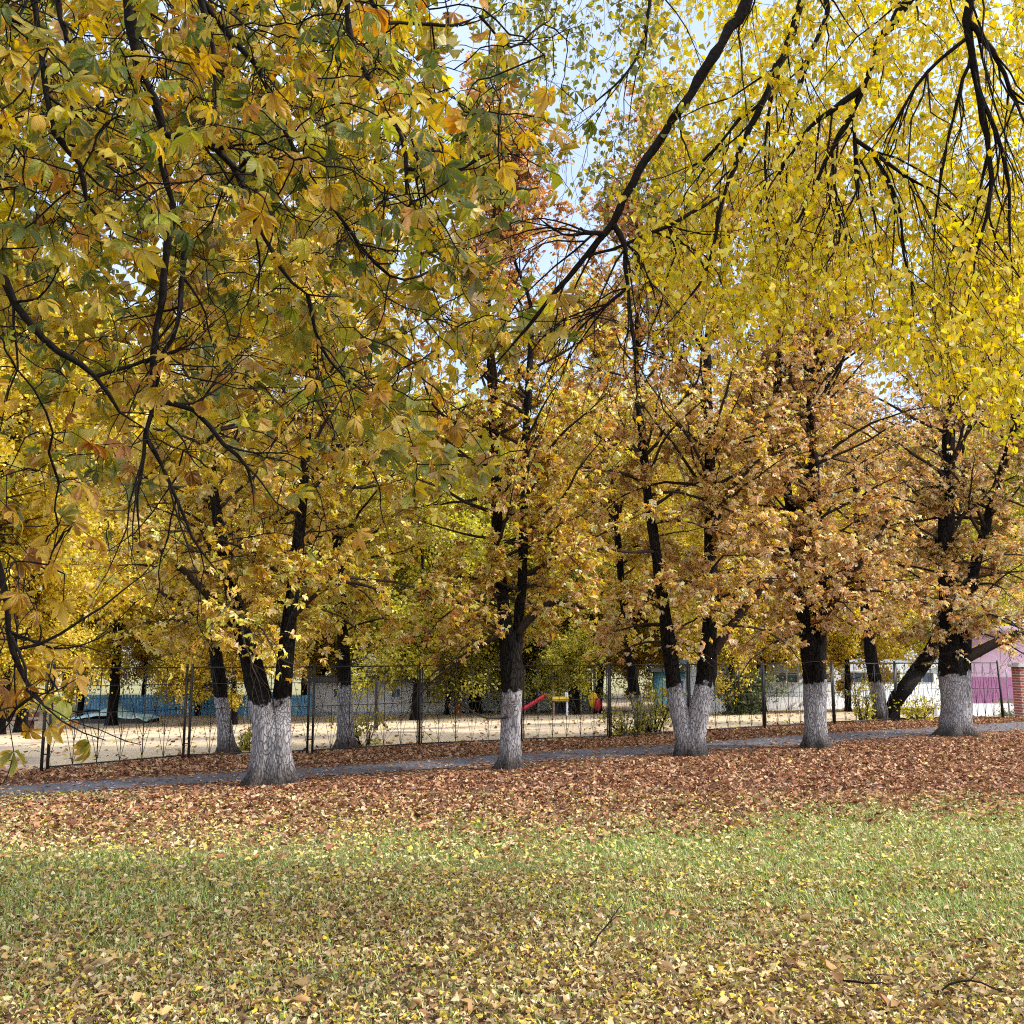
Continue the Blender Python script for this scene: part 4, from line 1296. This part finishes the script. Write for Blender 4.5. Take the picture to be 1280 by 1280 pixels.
# ------------------------------------------------------------------ playground and buildings
def lb(px, py):
    return G(px, py)

def playground():
    blue = plain('blue_paint', (.12, .36, .64), .5, .25, 4, dirt=(.32, .60, .74))
    teal = plain('turquoise_sheet', (.48, .78, .82), .4, .12, 3, dirt=(.70, .84, .86))
    white = plain('white_paint', (.78, .79, .83), .6, .15, 2, dirt=(.5, .52, .58))
    dark = plain('dark_opening', (.03, .035, .05), .4, .3)
    red = plain('red_plastic', (.52, .02, .035), .35, .12, 3)
    yel = plain('yellow_plastic', (.75, .48, .02), .4, .1, 3)
    wood = plain('weathered_wood', (.20, .13, .09), .85, .4, 9)
    redwood = plain('dark_red_wood', (.11, .035, .03), .7, .4, 8)
    # blue picket fence at the back
    a = lb(98, 894); b = lb(388, 895)
    t = thing('picket_fence', 'low blue painted board fence along the back of the playground', 'fence', tuple(a))
    m = MB(); L = np.linalg.norm(b - a); n = int(L / .17)
    rng = np.random.default_rng(3)
    for i in range(n):
        q = (b - a) * (i + .5) / n
        m.box(q + [0, 0, .55 + rng.uniform(-.03, .03)], (.145, .03, 1.1), math.atan2((b - a)[1], (b - a)[0]))
    m.build('boards', blue, t)
    m = MB()
    for z in (.3, .9):
        m.bar(np.array([0, .05, z]), (b - a) + [0, .05, z], .04, .08)
    m.build('rails', blue, t)
    for i in range(7):
        m = MB(); q = (b - a) * i / 6; m.box(q + [0, -.05, .6], (.1, .08, 1.35)); m.build('post', blue, t)
    # sandbox with turquoise cover
    c = lb(143, 903); d = c[1]; s = d / F
    t = thing('sandbox', 'sandbox under a light turquoise peaked cover', 'sandbox', tuple(c))
    w = 100 * s; nx, ny = 40, 14
    X, Y = np.meshgrid(np.linspace(-1, 1, nx), np.linspace(-1, 1, ny))
    Z = .30 + .42 * np.exp(-(X * 2.0 + .15) ** 2 * 1.1) * (1 - .55 * Y ** 2) + .05 * np.exp(-((X - .75) * 6) ** 2) + .012 * np.sin(X * 25 + Y * 5) - .1 * smooth(.8, 1, np.abs(X)) - .08 * smooth(.7, 1, np.abs(Y))
    V = np.stack([X * w / 2, Y * 1.1, Z * .95], -1).reshape(-1, 3)
    i0 = (np.arange(ny - 1)[:, None] * nx + np.arange(nx - 1)[None])
    Q = np.stack([i0, i0 + 1, i0 + nx + 1, i0 + nx], -1).reshape(-1, 4)
    o = link('cover', mk_mesh('cover', V, Q, None, True), teal, t)
    sd = o.modifiers.new('thick', 'SOLIDIFY'); sd.thickness = .02; sd.offset = -1
    m = MB(); m.box((0, -1.0, .08), (w * .9, .08, .3)); m.box((0, 1.0, .08), (w * .9, .08, .3)); m.box((-w * .45, 0, .08), (.08, 1.9, .3)); m.box((w * .45, 0, .08), (.08, 1.9, .3))
    m.build('frame', plain('dark_board', (.05, .045, .05), .8), t)
    # bench at the left edge
    c = lb(22, 913)
    t = thing('bench', 'long dark red wooden bench at the left edge behind the fence', 'bench', tuple(c))
    m = MB(); m.box((-.2, 0, .40), (1.9, .30, .05)); m.build('seat', redwood, t)
    m = MB(); m.box((-.2, .2, .62), (1.9, .04, .2)); m.build('backrest', redwood, t)
    for x in (-.95, .55):
        m = MB(); m.box((x, 0, .18), (.1, .28, .4)); m.build('leg', redwood, t)
    # swing frame
    c = lb(327, 899)
    s = c[1] / F
    t = thing('swing', 'pale blue metal swing frame with an orange seat, left of the twin trunk', 'swing', tuple(c))
    pb = plain('pale_blue_paint', (.45, .60, .70), .5, .15)
    w = 36 * s; h = 36 * s
    m = MB()
    m.tube([(-w / 2, 0, h), (w / 2, 0, h)], [.04, .04], 8)
    m.build('crossbar', pb, t)
    for x in (-w / 2, w / 2):
        m = MB()
        for y in (-.5, .5):
            m.tube([(x, y, -.1), (x, 0, h)], [.035, .035], 8)
        m.build('leg', pb, t)
    m = MB(); m.tube([(-.2, 0, h), (-.2, 0, .45)], [.01, .01], 5); m.tube([(.2, 0, h), (.2, 0, .45)], [.01, .01], 5); m.build('chain', M_iron, t)
    m = MB(); m.box((0, 0, .45), (.5, .3, .06)); m.box((0, .13, .6), (.5, .04, .26)); m.build('seat', plain('orange_seat', (.65, .34, .08), .5), t)
    # slide tower
    c = lb(690, 894.5); s = c[1] / F
    t = thing('play_tower', 'playground tower with red slide, yellow roof board and wooden posts', 'playground set', tuple(c))
    m = MB()
    # chute: U-shaped trough falling to the left
    x1, z1 = -8 * s, 23 * s; x0, z0 = -40 * s, 3 * s
    n = 14; prof = [(-.28, .16), (-.26, 0), (0, -.02), (.26, 0), (.28, .16)]
    V = []
    for i in range(n + 1):
        u = i / n
        x = x1 + (x0 - x1) * u; z = z1 + (z0 - z1) * (u ** 1.0) + .05 * math.exp(-((u - 1) * 6) ** 2)
        for (py_, pz) in prof:
            V.append((x, py_, z + pz))
    for (py_, pz) in prof:
        V.append((x0 - 13 * s, py_, .13 + pz * .6))
    k = len(prof); Q = []
    for i in range(n + 1):
        for j in range(k - 1):
            Q.append((i * k + j, i * k + j + 1, (i + 1) * k + j + 1, (i + 1) * k + j))
    o = link('slide', mk_mesh('slide', np.array(V), np.array(Q), None, True), red, t)
    sd = o.modifiers.new('thick', 'SOLIDIFY'); sd.thickness = .04
    tw = 16 * s
    for x in (2 * s, 2 * s + tw):
        for y in (-.35, .5):
            m = MB(); m.box((x, y, 14 * s), (.1, .1, 28 * s)); m.build('post', white if x > 3 * s else wood, t)
    m = MB(); m.box((2 * s + tw / 2, .07, 19 * s), (tw + .2, 1.0, .08)); m.build('deck', wood, t)
    m = MB(); m.box((2 * s + tw / 2, -.42, 21 * s), (tw + .15, .05, 4.5 * s)); m.build('side_board', yel, t)
    m = MB(); m.box((2 * s + tw / 2, .4, 9 * s), (tw, .06, 13 * s)); m.build('back_panel', dark, t)
    m = MB()
    for i in range(4):
        m.bar((2 * s + tw + .05, -.3, .2 + i * .25), (2 * s + tw + .05, .4, .2 + i * .25), .05)
    m.build('ladder', white, t)
    # yellow / red play panel
    c = lb(743, 893); s = c[1] / F
    t = thing('activity_board', 'standing yellow and red rounded play panel right of the slide', 'play panel', tuple(c))
    def disc(cx, cz, rx, rz_, y0, y1):
        a = np.linspace(0, 2 * math.pi, 25)[:-1]
        V = [(cx + rx * math.cos(q), yy, cz + rz_ * math.sin(q)) for yy in (y0, y1) for q in a]
        V += [(cx, y0, cz), (cx, y1, cz)]
        Q = [(i, (i + 1) % 24, 24 + (i + 1) % 24, 24 + i) for i in range(24)]
        T = [(48, (i + 1) % 24, i) for i in range(24)] + [(49, 24 + i, 24 + (i + 1) % 24) for i in range(24)]
        return np.array(V), [np.array(Q), np.array(T)]
    V, Fq = disc(-1 * s, 17 * s, 5.5 * s, 10 * s, -.05, .05); link('yellow_board', mk_mesh('yellow_board', V, Fq), yel, t)
    V, Fq = disc(4 * s, 12 * s, 4 * s, 8 * s, -.14, -.06); link('red_board', mk_mesh('red_board', V, Fq), red, t)
    m = MB()
    for x in (-5 * s, 5 * s): m.box((x, .09, 8 * s), (.07, .07, 17 * s))
    m.build('post', dark, t)
    # red bollard
    c = lb(573, 893); s = c[1] / F
    t = thing('wooden_post', 'short orange red post standing on the sand', 'post', tuple(c))
    m = MB(); m.box((0, 0, 8 * s), (5 * s, 5 * s, 17 * s)); m.build('shaft', plain('orange_red_paint', (.42, .12, .06), .6), t)
    m = MB(); m.box((0, 0, 17 * s), (5.8 * s, 5.8 * s, 1.2 * s)); m.build('cap', redwood, t)
    # dark tarred pole
    c = lb(470, 913); s = c[1] / F
    t = thing('wooden_pole', 'dark upright pole on the sand right of the yellow shrub', 'pole', tuple(c))
    m = MB(); m.tube([(0, 0, -.1), (0, 0, 30 * s), (0, 0, 58 * s)], [.065, .06, .055], 10); m.build('shaft', M_iron, t)
    m = MB(); m.tube([(0, 0, 58 * s), (0, 0, 59 * s)], [.07, .03], 10); m.build('cap', M_iron, t)
    # low white building
    def house(name, label, px0, px1, pyb, h, depth, wallm, win, roofm, plinth=None, cat='building', rz=0):
        mid = lb((px0 + px1) / 2, pyb)
        w = (px1 - px0) / F * mid[1]
        t = thing(name, label, cat, tuple(mid), None, rz)
        m = MB(); m.box((0, depth / 2, h / 2 - .2), (w, depth, h + .4)); m.build('wall', wallm, t)
        rm = MB(); y0, y1 = -.35, depth + .35
        V = [(-w / 2 - .3, y0, h + .003), (w / 2 + .3, y0, h + .003), (w / 2 + .3, y1, h + .003), (-w / 2 - .3, y1, h + .003), (-w / 2 - .3, depth / 2, h + depth * .07), (w / 2 + .3, depth / 2, h + depth * .07)]
        rm.V.append(np.array(V)); 
        me = mk_mesh('roof', np.array(V), [np.array([(0, 1, 5, 4), (2, 3, 4, 5), (3, 2, 1, 0)]), np.array([(0, 4, 3), (1, 2, 5)])])
        link('roof', me, roofm, t)
        for (u, ww, z, hh) in win:
            f = MB(); cx = (u - .5) * w
            for (dx, dz, sx, sz) in ((0, hh / 2, ww + .12, .07), (0, -hh / 2, ww + .12, .07), (-ww / 2, 0, .07, hh - .07), (ww / 2, 0, .07, hh - .07), (0, 0, .05, hh - .07)):
                f.box((cx + dx, -.03, z + dz), (sx, .08, sz))
            fo = f.build('window', white, t)
            p = MB(); p.box((cx, -.005, z), (ww - .03, .02, hh - .03)); p.build('pane', M_glass, fo)
        if plinth:
            m = MB(); m.box((0, -.03, plinth[0] / 2 - .1), (w + .02, .06, plinth[0] + .2)); m.build('plinth', plinth[1], t)
        return t
    M_glass = plain('window_glass', (.14, .21, .32), .15, .2)
    grey_roof = plain('grey_roof', (.16, .15, .15), .8, .2)
    house('playground_building', 'low white building with small dark windows behind the dark slim chestnut', 384, 562, 893, 1.75, 4.5, white, [(.22, .5, 1.15, .5), (.62, .5, 1.15, .5), (.86, .5, 1.15, .5)], grey_roof, (.15, plain('bluish_plinth', (.35, .40, .5))))
    # shelter with white posts
    a, b = lb(566, 891), lb(744, 889)
    t = thing('shelter', 'open playground shelter with white posts and dark interior behind the sand', 'shelter', tuple(a))
    v = b - a
    nn = 11
    for i in range(nn):
        m = MB(); m.box(v * i / (nn - 1) + [0, 0, 1.15], (.14, .14, 2.5)); m.build('post', white, t)
    m = MB(); m.box(v / 2 + [0, 2.4, 1.1], (np.linalg.norm(v), .1, 2.4)); m.build('back_wall', plain('dark_green_wall', (.20, .22, .21), .8), t)
    pgb = plain('pale_green_board', (.50, .55, .52), .7, .2)
    for i in (0, 2, 3, 6, 7, 9):
        q = v * (i + .5) / (nn - 1); m = MB(); m.box(q + [0, .06, .62], (np.linalg.norm(v) / (nn - 1) - .16, .05, 1.1)); m.build('panel', pgb, t)
    m = MB(); m.box(v / 2 + [0, 1.2, 2.5], (np.linalg.norm(v) + .8, 3.2, .12)); m.build('roof', grey_roof, t)
    # cyan pavilion
    cy = plain('cyan_paint', (.16, .46, .58), .6, .2)
    house('pavilion', 'small cyan painted pavilion behind the V shaped chestnut', 826, 868, 891, 2.0, 2.5, cy, [(.5, .7, 1.3, .6)], grey_roof, (.35, dark))
    # far pale wall building
    pale = plain('pale_blue_plaster', (.62, .68, .76), .8, .15)
    house('school_building', 'long pale far building with blue windows behind the single trunk chestnut', 870, 1190, 886, 2.1, 3, pale, [(.1 + .13 * i, 1.1, 1.45, .5) for i in range(7)], plain('blue_grey_roof', (.2, .25, .33)), (.55, white))
    pink = plain('pale_pink_plaster', (.66, .44, .56), .8, .12)
    house('pink_building', 'pale pink building with a magenta lower band at the right edge', 1200, 1440, 893, 2.75, 5, pink, [(.7, 1.3, 1.95, .8), (.88, 1.3, 1.95, .8)], plain('mauve_roof', (.4, .3, .36)), (1.25, plain('magenta_band', (.50, .20, .36), .8, .12)), rz=-.47)
    # white car-like low wall strip in front of the pink building is a plain kerb wall
    a, b = lb(1186, 896), lb(1330, 894)
    o = MB(); o.box((a + b) / 2 + [0, 0, .15], (np.linalg.norm(b - a), .25, .5)); ob = o.build('low_wall', white)
    tag(ob, 'low white wall in front of the pink building', 'wall')

def sticks():
    for i, (pts, lab) in enumerate([([(738, 1196), (758, 1180), (778, 1161)], 'thin dark fallen stick pointing up, in the middle of the leaves'),
                                    ([(1055, 1243), (1082, 1258), (1118, 1247)], 'bent dark stick among leaves near the bottom edge'),
                                    ([(1178, 1254), (1215, 1252), (1258, 1257)], 'straight twig lying near the bottom right corner')]):
        q = [G(x, y) for x, y in pts]
        b = q[0].copy()
        q = [p - b + np.array([0, 0, .06 + .05 * (j == 1) + (.10 if i == 0 and j == 2 else 0)]) for j, p in enumerate(q)]
        p, r = resample(q, [.006, .006, .003], .05)
        br = [(p + np.random.default_rng(i).normal(0, .004, p.shape), r, 6)]
        j = len(p) // 2
        br.append((np.array([p[j], p[j] + [.06, .05, .03], p[j] + [.13, .07, .02]]), np.array([.004, .003, .002]), 5))
        o = link('fallen_stick', tubes_mesh('fallen_stick', br), M_near_bark, None, tuple(b))
        tag(o, lab, 'stick', 'sticks fallen on the lawn')

build_ground()
build_path()
build_fence()
playground()
front_trees()
background_trees()
shrubs()
near_chestnut()
near_birch()
build_litter()
build_grass()
sticks()
